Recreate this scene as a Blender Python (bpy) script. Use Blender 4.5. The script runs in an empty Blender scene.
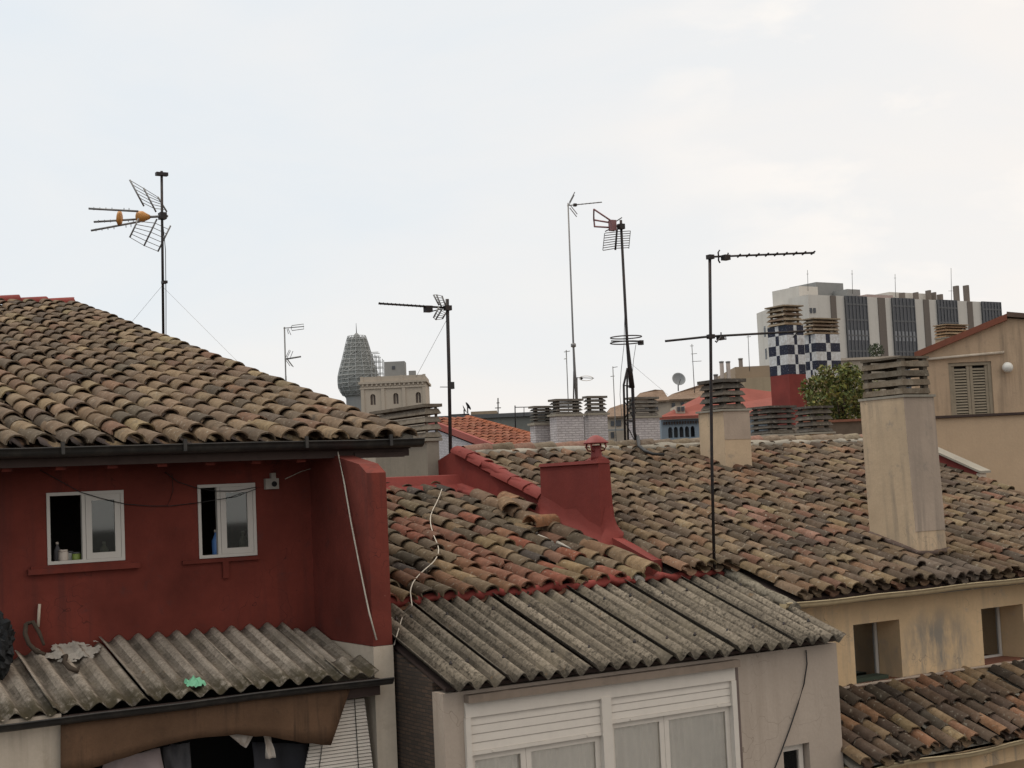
import bpy, bmesh, math, random
from mathutils import Vector, Matrix, noise
C = bpy.context.scene.collection
S = bpy.context.scene
R = math.radians
random.seed(7)

# ------------------------------------------------------------------ camera, sky, sun, exposure
CZ = 14.0                                   # eye height above the street
F, YAW, PIT, ROL = 1449.0, R(31.8214), R(4.0523), R(-2.6131)
fwd = Vector((math.sin(YAW)*math.cos(PIT), math.cos(YAW)*math.cos(PIT), math.sin(PIT)))
rgt = Vector((math.cos(YAW), -math.sin(YAW), 0))
upv = rgt.cross(fwd)
r2 = rgt*math.cos(ROL)+upv*math.sin(ROL)
u2 = upv*math.cos(ROL)-rgt*math.sin(ROL)
cam = bpy.data.cameras.new('camera'); camo = bpy.data.objects.new('camera', cam); C.objects.link(camo)
cam.sensor_width = 36; cam.sensor_fit = 'HORIZONTAL'; cam.lens = 36*F/1024
cam.clip_start = .1; cam.clip_end = 6000
m = Matrix((r2, u2, -fwd)).transposed().to_4x4(); m.translation = Vector((0, 0, CZ))
camo.matrix_world = m
S.camera = camo

SUN_EL, SUN_AZ = R(62), R(-40)              # azimuth from +Y towards +X
w = bpy.data.worlds.new('World'); S.world = w; w.use_nodes = True
nt = w.node_tree; nt.nodes.clear()
def N(t, typ, **kw):
    n = t.nodes.new(typ)
    for k, v in kw.items():
        if k.startswith('i_'):
            key = k[2:]; key = int(key) if key.isdigit() else key.replace('_', ' ')
            n.inputs[key].default_value = v
        else: setattr(n, k, v)
    return n
sky = N(nt, 'ShaderNodeTexSky', sky_type='NISHITA', sun_disc=False, sun_elevation=SUN_EL, sun_rotation=SUN_AZ,
        air_density=1.0, dust_density=3.0, ozone_density=1.0)
tc = N(nt, 'ShaderNodeTexCoord')
mp = N(nt, 'ShaderNodeMapping', i_Scale=(1.0, 1.0, 3.2), i_Location=(3.1, 1.7, .4))
nz = N(nt, 'ShaderNodeTexNoise', i_Scale=2.3, i_Detail=6.0, i_Roughness=.55, i_Distortion=.35)
cr = N(nt, 'ShaderNodeValToRGB'); cr.color_ramp.elements[0].position = .36; cr.color_ramp.elements[1].position = .68
nz2 = N(nt, 'ShaderNodeTexNoise', i_Scale=1.1, i_Detail=3.0)
cl = N(nt, 'ShaderNodeMix', data_type='RGBA')            # cool veil / warm bright cloud
cl.inputs['A'].default_value = (7.35, 8.2, 8.9, 1); cl.inputs['B'].default_value = (9.5, 9.1, 8.7, 1)
mx = N(nt, 'ShaderNodeMix', data_type='RGBA'); mx.inputs['Factor'].default_value = .93
bg = N(nt, 'ShaderNodeBackground', i_Strength=.1); wo = N(nt, 'ShaderNodeOutputWorld')
dt = N(nt, 'ShaderNodeVectorMath', operation='DOT_PRODUCT'); dt.inputs[1].default_value = (.86, -.36, -.35)
ad = N(nt, 'ShaderNodeMath', operation='MULTIPLY_ADD'); ad.inputs[1].default_value = 1.3; ad.inputs[2].default_value = .40
a2 = N(nt, 'ShaderNodeMath', operation='MULTIPLY_ADD'); a2.inputs[1].default_value = .45; a2.use_clamp = True
L = nt.links.new
L(tc.outputs['Generated'], mp.inputs['Vector']); L(mp.outputs['Vector'], nz.inputs['Vector'])
L(nz.outputs['Fac'], cr.inputs['Fac'])
L(tc.outputs['Generated'], dt.inputs[0]); L(dt.outputs['Value'], ad.inputs[0])
L(cr.outputs['Color'], a2.inputs[0]); L(ad.outputs['Value'], a2.inputs[2])
L(a2.outputs['Value'], cl.inputs['Factor'])
L(sky.outputs['Color'], mx.inputs['A']); L(cl.outputs['Result'], mx.inputs['B'])
# faint broken cumulus, and an overcast vault that is brightest overhead
mp3 = N(nt, 'ShaderNodeMapping', i_Scale=(1.0, 1.0, 2.4), i_Location=(.7, 5.2, .15)); L(tc.outputs['Generated'], mp3.inputs['Vector'])
nz3 = N(nt, 'ShaderNodeTexNoise', i_Scale=6.5, i_Detail=7.0, i_Roughness=.52, i_Distortion=.2); L(mp3.outputs['Vector'], nz3.inputs['Vector'])
cum = N(nt, 'ShaderNodeMapRange', clamp=True); cum.inputs['From Min'].default_value = .50; cum.inputs['From Max'].default_value = .60; L(nz3.outputs['Fac'], cum.inputs['Value'])
dt2 = N(nt, 'ShaderNodeVectorMath', operation='DOT_PRODUCT'); dt2.inputs[1].default_value = (.745, .613, .262); L(tc.outputs['Generated'], dt2.inputs[0])
reg = N(nt, 'ShaderNodeMapRange', clamp=True); reg.inputs['From Min'].default_value = .972; reg.inputs['From Max'].default_value = .992; L(dt2.outputs['Value'], reg.inputs['Value'])
cm = N(nt, 'ShaderNodeMath', operation='MULTIPLY'); L(cum.outputs['Result'], cm.inputs[0]); L(reg.outputs['Result'], cm.inputs[1])
cm2 = N(nt, 'ShaderNodeMath', operation='MULTIPLY'); cm2.inputs[1].default_value = .5; L(cm.outputs[0], cm2.inputs[0])
mc = N(nt, 'ShaderNodeMix', data_type='RGBA'); mc.inputs['B'].default_value = (10.3, 9.6, 8.9, 1); L(cm2.outputs[0], mc.inputs['Factor']); L(mx.outputs['Result'], mc.inputs['A'])
sz_ = N(nt, 'ShaderNodeSeparateXYZ'); L(tc.outputs['Generated'], sz_.inputs[0])
zr_ = N(nt, 'ShaderNodeMapRange', clamp=True); L(sz_.outputs['Z'], zr_.inputs['Value'])
for k_, v_ in (('From Min', .36), ('From Max', 1.0), ('To Min', 0.0), ('To Max', 1.0)): zr_.inputs[k_].default_value = v_
wz = N(nt, 'ShaderNodeMix', data_type='RGBA'); wz.inputs['A'].default_value = (1, 1, 1, 1); wz.inputs['B'].default_value = (1.98, 1.84, 1.64, 1); L(zr_.outputs['Result'], wz.inputs['Factor'])
ms = N(nt, 'ShaderNodeVectorMath', operation='MULTIPLY'); L(mc.outputs['Result'], ms.inputs[0]); L(wz.outputs['Result'], ms.inputs[1])
L(ms.outputs['Vector'], bg.inputs['Color']); L(bg.outputs['Background'], wo.inputs['Surface'])
sd = bpy.data.lights.new('sun', 'SUN'); sd.energy = 1.2; sd.angle = R(12); sd.color = (1, .91, .79)
so = bpy.data.objects.new('sun', sd); C.objects.link(so)
sv = Vector((math.sin(SUN_AZ)*math.cos(SUN_EL), math.cos(SUN_AZ)*math.cos(SUN_EL), math.sin(SUN_EL)))
so.rotation_euler = (-sv).to_track_quat('-Z', 'Y').to_euler(); so.location = (0, 0, 60)
S.view_settings.view_transform = 'Standard'; S.view_settings.look = 'None'
S.view_settings.exposure = 0.06; S.view_settings.gamma = 1; S.view_settings.use_curve_mapping = False
S.render.engine = 'CYCLES'

# ------------------------------------------------------------------ finding points: a line of sight met with a real plane
O = Vector((0, 0, CZ))
def ray(x, y): return r2*((x-512)/F)-u2*((y-384)/F)+fwd
def PY(x, y, Y): d = ray(x, y); return O+d*(Y/d.y)
def PX(x, y, X): d = ray(x, y); return O+d*(X/d.x)
def PZ(x, y, z): d = ray(x, y); return O+d*((z-CZ)/d.z)
def PD(x, y, D): return O+ray(x, y)*D
def PS(x, y, p0, s):                         # plane rising towards +Y at s degrees through p0
    n = Vector((0, -math.sin(R(s)), math.cos(R(s)))); d = ray(x, y)
    return O+d*((Vector(p0)-O).dot(n)/d.dot(n))

# ------------------------------------------------------------------ materials
MATS = {}
def base(name):
    m = bpy.data.materials.new(name); m.use_nodes = True
    t = m.node_tree; b = t.nodes['Principled BSDF']; MATS[name] = m
    return m, t, b
def mixc(t, fac, a, b, mode='MIX'):
    n = N(t, 'ShaderNodeMix', data_type='RGBA', blend_type=mode)
    for k, v in (('Factor', fac), ('A', a), ('B', b)):
        if isinstance(v, (int, float)): n.inputs[k].default_value = v
        elif isinstance(v, tuple): n.inputs[k].default_value = v if len(v) == 4 else (*v, 1)
        else: t.links.new(v, n.inputs[k])
    return n.outputs['Result']
def ramp(t, fac, lo, hi):
    n = N(t, 'ShaderNodeMapRange', clamp=True); t.links.new(fac, n.inputs['Value'])
    n.inputs['From Min'].default_value = lo; n.inputs['From Max'].default_value = hi
    return n.outputs['Result']
def objco(t, scale=(1, 1, 1)):
    c = N(t, 'ShaderNodeTexCoord'); p = N(t, 'ShaderNodeMapping', i_Scale=scale)
    t.links.new(c.outputs['Object'], p.inputs['Vector']); return p.outputs['Vector']
def noi(t, vec, scale, detail=5, rough=.6):
    n = N(t, 'ShaderNodeTexNoise', i_Scale=scale, i_Detail=detail, i_Roughness=rough); t.links.new(vec, n.inputs['Vector'])
    return n.outputs['Fac']
def bump(t, b, h, strength=.4, dist=.01):
    n = N(t, 'ShaderNodeBump', i_Strength=strength, i_Distance=dist)
    t.links.new(h, n.inputs['Height']); t.links.new(n.outputs['Normal'], b.inputs['Normal'])
def mul(t, a, b):
    n = N(t, 'ShaderNodeMath', operation='MULTIPLY')
    for i, v in enumerate((a, b)):
        if isinstance(v, (int, float)): n.inputs[i].default_value = v
        else: t.links.new(v, n.inputs[i])
    return n.outputs[0]
def mult(c, k): return tuple(min(1, v*k) for v in c)

def plaster(name, col, var=.25, stain=(.12, .1, .08), amt=.5, streak=True, rough=.9, sc=1.0, chips=None, spot=None, cracks=False):
    """painted render: broad tone changes, rain streaks, grime blotches, fine grain"""
    m, t, b = base(name)
    v = objco(t)
    big = noi(t, v, 1.1*sc, 4); fine = noi(t, v, 30*sc, 4)
    c = mixc(t, ramp(t, big, .3, .7), mult(col, 1-var), mult(col, 1+var*.5))
    c = mixc(t, mul(t, ramp(t, fine, .35, .75), .25), c, mult(col, .7))
    if streak:
        vs = objco(t, (7*sc, 7*sc, .45*sc)); st = noi(t, vs, 1.0, 4)
        area = noi(t, v, .55*sc, 2)
        c = mixc(t, mul(t, mul(t, ramp(t, st, .47, .75), ramp(t, area, .42, .62)), amt), c, stain)
    bl = noi(t, v, 4.5*sc, 6, .7)
    c = mixc(t, mul(t, ramp(t, bl, .58, .75), amt*.7), c, mult(stain, 1.4))
    if spot:                                   # one large weathered patch (local x, z, half width, half height)
        s = N(t, 'ShaderNodeSeparateXYZ'); t.links.new(v, s.inputs[0]); ds = []
        for o_, c0, hw_ in (('X', spot[0], spot[2]), ('Z', spot[1], spot[3])):
            q = N(t, 'ShaderNodeMath', operation='SUBTRACT'); t.links.new(s.outputs[o_], q.inputs[0]); q.inputs[1].default_value = c0
            q2 = N(t, 'ShaderNodeMath', operation='DIVIDE'); t.links.new(q.outputs[0], q2.inputs[0]); q2.inputs[1].default_value = hw_
            q3 = N(t, 'ShaderNodeMath', operation='POWER'); q4 = N(t, 'ShaderNodeMath', operation='ABSOLUTE'); t.links.new(q2.outputs[0], q4.inputs[0]); t.links.new(q4.outputs[0], q3.inputs[0]); q3.inputs[1].default_value = 2; ds.append(q3.outputs[0])
        q = N(t, 'ShaderNodeMath', operation='ADD'); t.links.new(ds[0], q.inputs[0]); t.links.new(ds[1], q.inputs[1])
        n4 = noi(t, objco(t, (5, 5, 1.6)), 1.0, 5, .65)
        c = mixc(t, mul(t, ramp(t, q.outputs[0], 1.1, .2), ramp(t, n4, .38, .6)), c, stain)
    if cracks:
        vo = N(t, 'ShaderNodeTexVoronoi', feature='DISTANCE_TO_EDGE', i_Scale=1.7*sc)
        wv = N(t, 'ShaderNodeVectorMath', operation='ADD'); nn = N(t, 'ShaderNodeTexNoise', i_Scale=3.0); t.links.new(v, nn.inputs['Vector']); t.links.new(v, wv.inputs[0]); t.links.new(nn.outputs['Color'], wv.inputs[1]); t.links.new(wv.outputs[0], vo.inputs['Vector'])
        c = mixc(t, mul(t, mul(t, ramp(t, vo.outputs['Distance'], .006, .001), ramp(t, big, .45, .6)), .7), c, mult(stain, .6))
    if chips:
        ch = noi(t, v, 3.4*sc, 7, .65); c = mixc(t, ramp(t, ch, .70, .72), c, chips)
    t.links.new(c, b.inputs['Base Color']); b.inputs['Roughness'].default_value = rough
    b.inputs['Specular IOR Level'].default_value = .25
    bump(t, b, noi(t, v, 14*sc, 6, .65), .35, .012)
    return m
def paint(name, col, rough=.5, metal=0.0, wear=.25, wcol=None, sc=8.0, spec=.4):
    m, t, b = base(name); v = objco(t); n = noi(t, v, sc, 5, .65)
    c = mixc(t, mul(t, ramp(t, n, .45, .75), wear), col, wcol or mult(col, .45))
    t.links.new(c, b.inputs['Base Color']); b.inputs['Roughness'].default_value = rough; b.inputs['Metallic'].default_value = metal
    b.inputs['Specular IOR Level'].default_value = spec
    bump(t, b, n, .12, .005)
    return m
def tinted(name, rough=.9, lich=(.06, .048, .036), amt=.85, sc=1.0, pale=(.36, .32, .25)):
    """fired clay or cement whose own colour is stored per tile; lichen, soot and pale bloom on top"""
    m, t, b = base(name); a = N(t, 'ShaderNodeAttribute', attribute_name='tint'); v = objco(t)
    n1 = noi(t, v, 9*sc, 6, .7); n2 = noi(t, v, 34*sc, 5, .7); n3 = noi(t, v, .8*sc, 3)
    c = mixc(t, ramp(t, n1, .3, .72), a.outputs['Color'], mixc(t, 1.0, a.outputs['Color'], (.56, .50, .44), 'MULTIPLY'))
    c = mixc(t, mul(t, ramp(t, n2, .56, .68), amt*.8), c, lich)
    c = mixc(t, mul(t, ramp(t, noi(t, v, 1.15*sc, 5, .65), .46, .66), amt*.75), c, mixc(t, 1.0, c, (.58, .53, .47), 'MULTIPLY'))
    c = mixc(t, mul(t, ramp(t, noi(t, v, 5*sc, 6, .72), .55, .68), mul(t, ramp(t, n3, .38, .6), amt)), c, lich)
    c = mixc(t, mul(t, ramp(t, noi(t, v, 21*sc, 4, .6), .60, .70), .5), c, pale)
    c = mixc(t, mul(t, ramp(t, noi(t, v, 3.1*sc, 5, .7), .5, .7), .5), c, mixc(t, 1.0, c, (.55, .49, .43), 'MULTIPLY'))
    c = mixc(t, mul(t, ramp(t, noi(t, v, 70*sc, 3, .6), .5, .7), .35), c, mixc(t, 1.0, c, (.5, .47, .43), 'MULTIPLY'))
    t.links.new(c, b.inputs['Base Color']); b.inputs['Roughness'].default_value = rough
    b.inputs['Specular IOR Level'].default_value = .2
    bump(t, b, n2, .5, .008)
    return m
def cement_sheet(name, col, speck, amt, edge=None):
    m, t, b = base(name); v = objco(t)
    vs = objco(t, (9, .6, .6)); n = noi(t, v, 26, 5, .75); n1 = noi(t, vs, 1, 4); n2 = noi(t, v, 2.2, 5)
    c = mixc(t, ramp(t, n1, .32, .62), mult(col, .5), mult(col, 1.2))
    c = mixc(t, mul(t, mul(t, ramp(t, n, .44, .62), ramp(t, noi(t, objco(t, (5, 1.1, 1.1)), 1.0, 4, .65), .22, .5)), amt), c, speck)
    c = mixc(t, mul(t, ramp(t, noi(t, v, 60, 3), .6, .7), .5), c, mult(col, 1.6))
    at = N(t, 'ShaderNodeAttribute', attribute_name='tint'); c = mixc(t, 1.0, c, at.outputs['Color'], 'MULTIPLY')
    c = mixc(t, mul(t, ramp(t, n2, .52, .7), .6), c, (.17, .14, .1))
    c = mixc(t, mul(t, ramp(t, noi(t, v, 5, 6, .7), .64, .7), .55), c, (.2, .12, .06))
    if edge:                                   # moss and dirt settle along the lower rim
        s = N(t, 'ShaderNodeSeparateXYZ'); t.links.new(v, s.inputs[0])
        e = ramp(t, s.outputs['Y'], edge[1], edge[0]); en = mul(t, e, ramp(t, noi(t, objco(t, (14, 5, 5)), 1.0, 5, .7), .36, .52))
        c = mixc(t, mul(t, en, .9), c, (.05, .04, .022))
    t.links.new(c, b.inputs['Base Color']); b.inputs['Roughness'].default_value = .95; b.inputs['Specular IOR Level'].default_value = .15
    bump(t, b, n, .6, .006)
    return m
def brick(name, c1, c2, mortar, sc, axis='Y', bw=.24, bh=.07, mort=.012):
    m, t, b = base(name); v = objco(t); s = N(t, 'ShaderNodeSeparateXYZ'); t.links.new(v, s.inputs[0])
    k = N(t, 'ShaderNodeCombineXYZ'); ax = N(t, 'ShaderNodeMath', operation='ADD')
    t.links.new(s.outputs['X'], ax.inputs[0]); t.links.new(s.outputs['Y'], ax.inputs[1])
    t.links.new(ax.outputs[0], k.inputs['X']); t.links.new(s.outputs['Z'], k.inputs['Y'])
    br = N(t, 'ShaderNodeTexBrick', i_Scale=1.0); br.inputs['Color1'].default_value = (*c1, 1); br.inputs['Color2'].default_value = (*c2, 1)
    br.inputs['Mortar'].default_value = (*mortar, 1); br.inputs['Brick Width'].default_value = bw*sc; br.inputs['Row Height'].default_value = bh*sc
    br.inputs['Mortar Size'].default_value = mort*sc; br.inputs['Bias'].default_value = 0
    wv = N(t, 'ShaderNodeVectorMath', operation='ADD'); nn = N(t, 'ShaderNodeTexNoise', i_Scale=7.0/sc); t.links.new(v, nn.inputs['Vector'])
    sc_ = N(t, 'ShaderNodeVectorMath', operation='SCALE'); sc_.inputs['Scale'].default_value = .03*sc
    t.links.new(nn.outputs['Color'], sc_.inputs[0]); t.links.new(k.outputs[0], wv.inputs[0]); t.links.new(sc_.outputs[0], wv.inputs[1])
    t.links.new(wv.outputs[0], br.inputs['Vector'])
    n = noi(t, v, 5/sc, 5, .7); c = mixc(t, mul(t, ramp(t, n, .4, .7), .5), br.outputs['Color'], mult(c1, .45))
    t.links.new(c, b.inputs['Base Color']); b.inputs['Roughness'].default_value = .9
    inv = N(t, 'ShaderNodeMath', operation='SUBTRACT'); inv.inputs[0].default_value = 1; t.links.new(br.outputs['Fac'], inv.inputs[1])
    bump(t, b, inv.outputs[0], .6, .015*sc)
    return m
def glassy(name, tint=(.75, .8, .8), refl=.12):
    m, t, b = base(name); t.nodes.remove(b)
    o = t.nodes['Material Output']; tr = N(t, 'ShaderNodeBsdfTransparent'); tr.inputs[0].default_value = (*tint, 1)
    g = N(t, 'ShaderNodeBsdfGlossy'); g.inputs['Roughness'].default_value = .03
    fr = N(t, 'ShaderNodeFresnel', i_IOR=1.5); a = N(t, 'ShaderNodeMath', operation='ADD'); a.inputs[1].default_value = refl*.4
    t.links.new(fr.outputs[0], a.inputs[0]); x = N(t, 'ShaderNodeMixShader')
    t.links.new(a.outputs[0], x.inputs[0]); t.links.new(tr.outputs[0], x.inputs[1]); t.links.new(g.outputs[0], x.inputs[2])
    t.links.new(x.outputs[0], o.inputs['Surface'])
    return m
def leafmat(name, col):
    m, t, b = base(name); a = N(t, 'ShaderNodeAttribute', attribute_name='tint')
    t.links.new(mixc(t, 1.0, a.outputs['Color'], col, 'MULTIPLY'), b.inputs['Base Color']); b.inputs['Roughness'].default_value = .6
    b.inputs['Specular IOR Level'].default_value = .3
    return m
def netmat(name, col, hole):
    """scaffold netting: a real weave of gaps"""
    m, t, b = base(name); o = t.nodes['Material Output']; v = objco(t)
    tr = N(t, 'ShaderNodeBsdfTransparent'); x = N(t, 'ShaderNodeMixShader'); n = noi(t, v, .55, 4); n2 = noi(t, v, 3.0, 4)
    t.links.new(mixc(t, ramp(t, n2, .35, .65), mult(col, .7), mult(col, 1.2)), b.inputs['Base Color']); b.inputs['Roughness'].default_value = .9
    t.links.new(ramp(t, n, hole, hole+.12), x.inputs[0]); t.links.new(b.outputs[0], x.inputs[1]); t.links.new(tr.outputs[0], x.inputs[2])
    t.links.new(x.outputs[0], o.inputs['Surface']); return m

TILE = tinted('clay_tile'); TILE_O = tinted('orange_clay_tile', amt=.4)
SLAT = tinted('weathered_slat', amt=.7)
RED = plaster('red_render', (.165, .034, .023), .42, (.05, .022, .02), .85, chips=(.27, .1, .075), cracks=True)
REDP = plaster('red_waterproof_paint', (.20, .036, .028), .3, (.075, .022, .02), .7, False, .8)
REDM = paint('red_painted_metal', (.21, .035, .03), .6, 0, .4)
WHITEW = plaster('warm_white_render', (.42, .34, .275), .1, (.27, .21, .16), .6, cracks=True)
_sp = PY(938, 652, 12.42)
YEL = plaster('yellow_render', (.62, .435, .255), .18, (.26, .22, .175), 1.0, spot=(_sp.x-14.5, _sp.z, .72, .55), cracks=True)
OCH = plaster('ochre_render', (.44, .31, .205), .15, (.16, .12, .085), .8)
OCH2 = plaster('ochre_parapet', (.47, .335, .22), .1, (.28, .2, .14), .35)
CHI = plaster('chimney_render', (.54, .40, .265), .2, (.16, .14, .12), 1.15, cracks=True)
CEM = plaster('grey_cement', (.30, .265, .215), .2, (.11, .1, .085), .8)
PILW = plaster('peeling_white_render', (.54, .45, .355), .12, (.24, .19, .14), .7, chips=(.26, .22, .18))
MORT = plaster('lime_mortar', (.40, .36, .31), .3, (.2, .17, .13), .8, False, sc=4)
BRK = brick('old_dark_brick', (.10, .06, .038), (.05, .034, .024), (.032, .025, .02), .5)
WBRK = brick('white_glazed_brick', (.50, .46, .46), (.44, .40, .41), (.30, .27, .27), .72, mort=.014)
SHEET_L = cement_sheet('fibre_cement_brown', (.37, .32, .27), (.10, .08, .06), .6, (-1.32, -.95))
SHEET_C = cement_sheet('fibre_cement_lichen', (.205, .174, .138), (.045, .038, .03), .95)
GUT = paint('dark_zinc', (.035, .032, .03), .45, .3, .5, (.1, .085, .07))
GUTY = paint('cream_painted_gutter', (.50, .39, .235), .55, 0, .5, (.28, .2, .12))
WHT = paint('white_lacquer', (.52, .48, .43), .4, 0, .25, (.42, .38, .33))
WHTP = paint('white_pvc', (.63, .56, .485), .4, 0, .15)
WOOD = plaster('brown_board', (.125, .068, .038), .35, (.03, .02, .014), 1.0, True, .9, 2.2)
DWOOD = paint('dark_timber', (.05, .03, .024), .85, 0, .5)
TERR = paint('terracotta_sill', (.22, .085, .05), .7, 0, .5)
IRON = paint('dark_iron', (.03, .027, .027), .55, .5, .5, (.09, .045, .03), 20)
SCAF = paint('scaffold_tube', (.34, .34, .33), .6, .2, .3)
GALV = paint('galvanised_tube', (.16, .155, .15), .5, .6, .4)
ALU = paint('aluminium_rod', (.2, .19, .185), .45, .6, .3)
ORG = paint('orange_plastic', (.52, .23, .055), .5, 0, .3)
PINK = paint('faded_red_plastic', (.22, .1, .1), .6, 0, .3)
CORD = paint('white_cord', (.50, .44, .36), .8, 0, .3)
CABLE = paint('black_cable', (.02, .018, .017), .6, 0, .2)
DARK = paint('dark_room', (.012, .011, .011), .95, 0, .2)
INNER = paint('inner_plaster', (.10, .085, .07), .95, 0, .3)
CURT = paint('sheer_curtain', (.90, .85, .78), .95, 0, .15)
GLASSR = glassy('reflecting_glass', (.4, .44, .48), .75)
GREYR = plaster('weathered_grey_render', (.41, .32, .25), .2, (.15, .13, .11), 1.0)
GLASS = glassy('window_glass', (1, .995, .985), .0); GLASSD = glassy('dusty_glass', (.6, .64, .6), .14)
FARG = paint('far_window_glass', (.052, .053, .06), .25, 0, .4, (.08, .08, .09), .5)
FARW = plaster('far_white_concrete', (.55, .51, .46), .07, (.3, .26, .22), .4, True, .9, .12)
FARC = plaster('far_cream_stone', (.44, .365, .29), .1, (.25, .2, .15), .5, True, .9, .2)
FARB = plaster('far_brown_render', (.30, .225, .155), .12, (.17, .13, .1), .6, True, .9, .25)
FARGREY = plaster('far_grey_render', (.25, .245, .235), .12, (.14, .14, .13), .5, True, .9, .15)
BRSTRIP = paint('brown_panel', (.135, .108, .09), .7, 0, .3)
PINKR = plaster('pink_render', (.30, .085, .07), .12, (.15, .06, .05), .4, True, .9, .4)
BLUEW = plaster('blue_grey_render', (.20, .235, .27), .1, (.11, .12, .13), .5, True, .9, .5)
BROWNR = tinted('far_roof_tile', amt=.5, sc=.5)
NET = netmat('scaffold_net', (.21, .21, .195), .63)
CER = tinted('glazed_check', .25, amt=.12, pale=(.6, .6, .6))
PALEB = plaster('pale_kerb', (.34, .26, .24), .1)
LEAF = leafmat('leaf', (1, 1, 1))
BARK = paint('bark', (.07, .05, .035), .95, 0, .5)
BLUEP = paint('blue_bottle', (.10, .22, .5), .3, 0, .2); CLOTHW = paint('white_cloth', (.55, .47, .40), .95, 0, .3)
GREENC = paint('green_plastic', (.16, .42, .25), .5, 0, .2); BLACKB = paint('black_plastic', (.006, .0065, .007), .6, 0, .2)
GREYC = paint('grey_cloth', (.10, .095, .1), .95, 0, .5); LAMPW = paint('opal_globe', (.66, .62, .56), .3, 0, .1)
ROADM = plaster('street_asphalt', (.06, .057, .053), .2, (.03, .03, .03), .4, False)

# ------------------------------------------------------------------ mesh helpers
class MB:
    def __init__(s): s.v = []; s.f = []; s.t = []; s.sm = []; s.M = None
    def av(s, p):
        p = Vector(p); s.v.append(s.M @ p if s.M else p); return len(s.v)-1
    def face(s, pts, tint=(1, 1, 1), smooth=False):
        s.f.append([s.av(p) for p in pts]); s.t.append(tint); s.sm.append(smooth)
    def idx(s, ids, tint=(1, 1, 1), smooth=False): s.f.append(list(ids)); s.t.append(tint); s.sm.append(smooth)
    def hexa(s, b, t, tint=(1, 1, 1)):        # two matching rings of 4 points
        i = [s.av(p) for p in list(b)+list(t)]
        for q in ((3, 2, 1, 0), (4, 5, 6, 7), (0, 1, 5, 4), (1, 2, 6, 5), (2, 3, 7, 6), (3, 0, 4, 7)): s.idx([i[k] for k in q], tint)
        return s
    def box(s, x0, y0, z0, x1, y1, z1, tint=(1, 1, 1)):
        return s.hexa([(x0, y0, z0), (x1, y0, z0), (x1, y1, z0), (x0, y1, z0)], [(x0, y0, z1), (x1, y0, z1), (x1, y1, z1), (x0, y1, z1)], tint)
    def prism(s, poly, vec, tint=(1, 1, 1)):  # polygon swept along a vector
        vec = Vector(vec); a = [s.av(p) for p in poly]; b = [s.av(Vector(p)+vec) for p in poly]; n = len(a)
        s.idx(a[::-1], tint); s.idx(b, tint)
        for k in range(n): s.idx((a[k], a[(k+1) % n], b[(k+1) % n], b[k]), tint)
        return s
    def tube(s, path, r, n=6, tint=(1, 1, 1), cap=True):
        P = [Vector(p) for p in path]; rings = []
        if not isinstance(r, (list, tuple)): r = [r]*len(P)
        for k, p in enumerate(P):
            d = (P[min(k+1, len(P)-1)]-P[max(k-1, 0)]).normalized()
            a = d.cross(Vector((0, 0, 1)) if abs(d.z) < .9 else Vector((1, 0, 0))).normalized(); b = d.cross(a)
            rings.append([s.av(p+(a*math.cos(q*2*math.pi/n)+b*math.sin(q*2*math.pi/n))*r[k]) for q in range(n)])
        for k in range(len(rings)-1):
            for q in range(n): s.idx((rings[k][q], rings[k][(q+1) % n], rings[k+1][(q+1) % n], rings[k+1][q]), tint, n > 4)
        if cap: s.idx(rings[0][::-1], tint); s.idx(rings[-1], tint)
        return s
    def lathe(s, prof, c, n=20, tint=(1, 1, 1), smooth=True, ang=0):
        c = Vector(c); rings = [[s.av(c+Vector((r*math.cos(ang+q*2*math.pi/n), r*math.sin(ang+q*2*math.pi/n), z))) for q in range(n)] for r, z in prof]
        for k in range(len(rings)-1):
            for q in range(n): s.idx((rings[k][q], rings[k][(q+1) % n], rings[k+1][(q+1) % n], rings[k+1][q]), tint, smooth)
        s.idx(rings[0][::-1], tint); s.idx(rings[-1], tint); return s
    def build(s, name, mat, parent=None, label=None, kind=None):
        me = bpy.data.meshes.new(name); o = bpy.data.objects.new(name, me); C.objects.link(o)
        off = Vector((0, 0, 0)); q = parent
        if parent is None:
            xs = [p.x for p in s.v]; ys = [p.y for p in s.v]; zs = [p.z for p in s.v]
            off = Vector(((min(xs)+max(xs))/2, (min(ys)+max(ys))/2, min(zs))); o.location = off
        while q: off = off+q.location; q = q.parent
        me.from_pydata([p-off for p in s.v], [], s.f)
        at = me.attributes.new('tint', 'FLOAT_COLOR', 'FACE')
        at.data.foreach_set('color', [c for t in s.t for c in (*t, 1)])
        me.polygons.foreach_set('use_smooth', s.sm)
        me.materials.append(mat)
        bm = bmesh.new(); bm.from_mesh(me); bmesh.ops.recalc_face_normals(bm, faces=bm.faces); bm.to_mesh(me); bm.free()
        o.parent = parent
        if label: o['label'] = label
        if kind: o['kind'] = kind
        return o
def tag(o, label, cat, group=None):
    o['label'] = label; o['category'] = cat
    if group: o['group'] = group
    return o
def thing(name, loc, label, cat, group=None):
    o = bpy.data.objects.new(name, None); C.objects.link(o); o.location = loc; o.empty_display_size = .3
    return tag(o, label, cat, group)
def frame(origin, ang=-YAW):                 # local axes: x to the side, y away, z up
    return Matrix.Translation(origin) @ Matrix.Rotation(ang, 4, 'Z')
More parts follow.
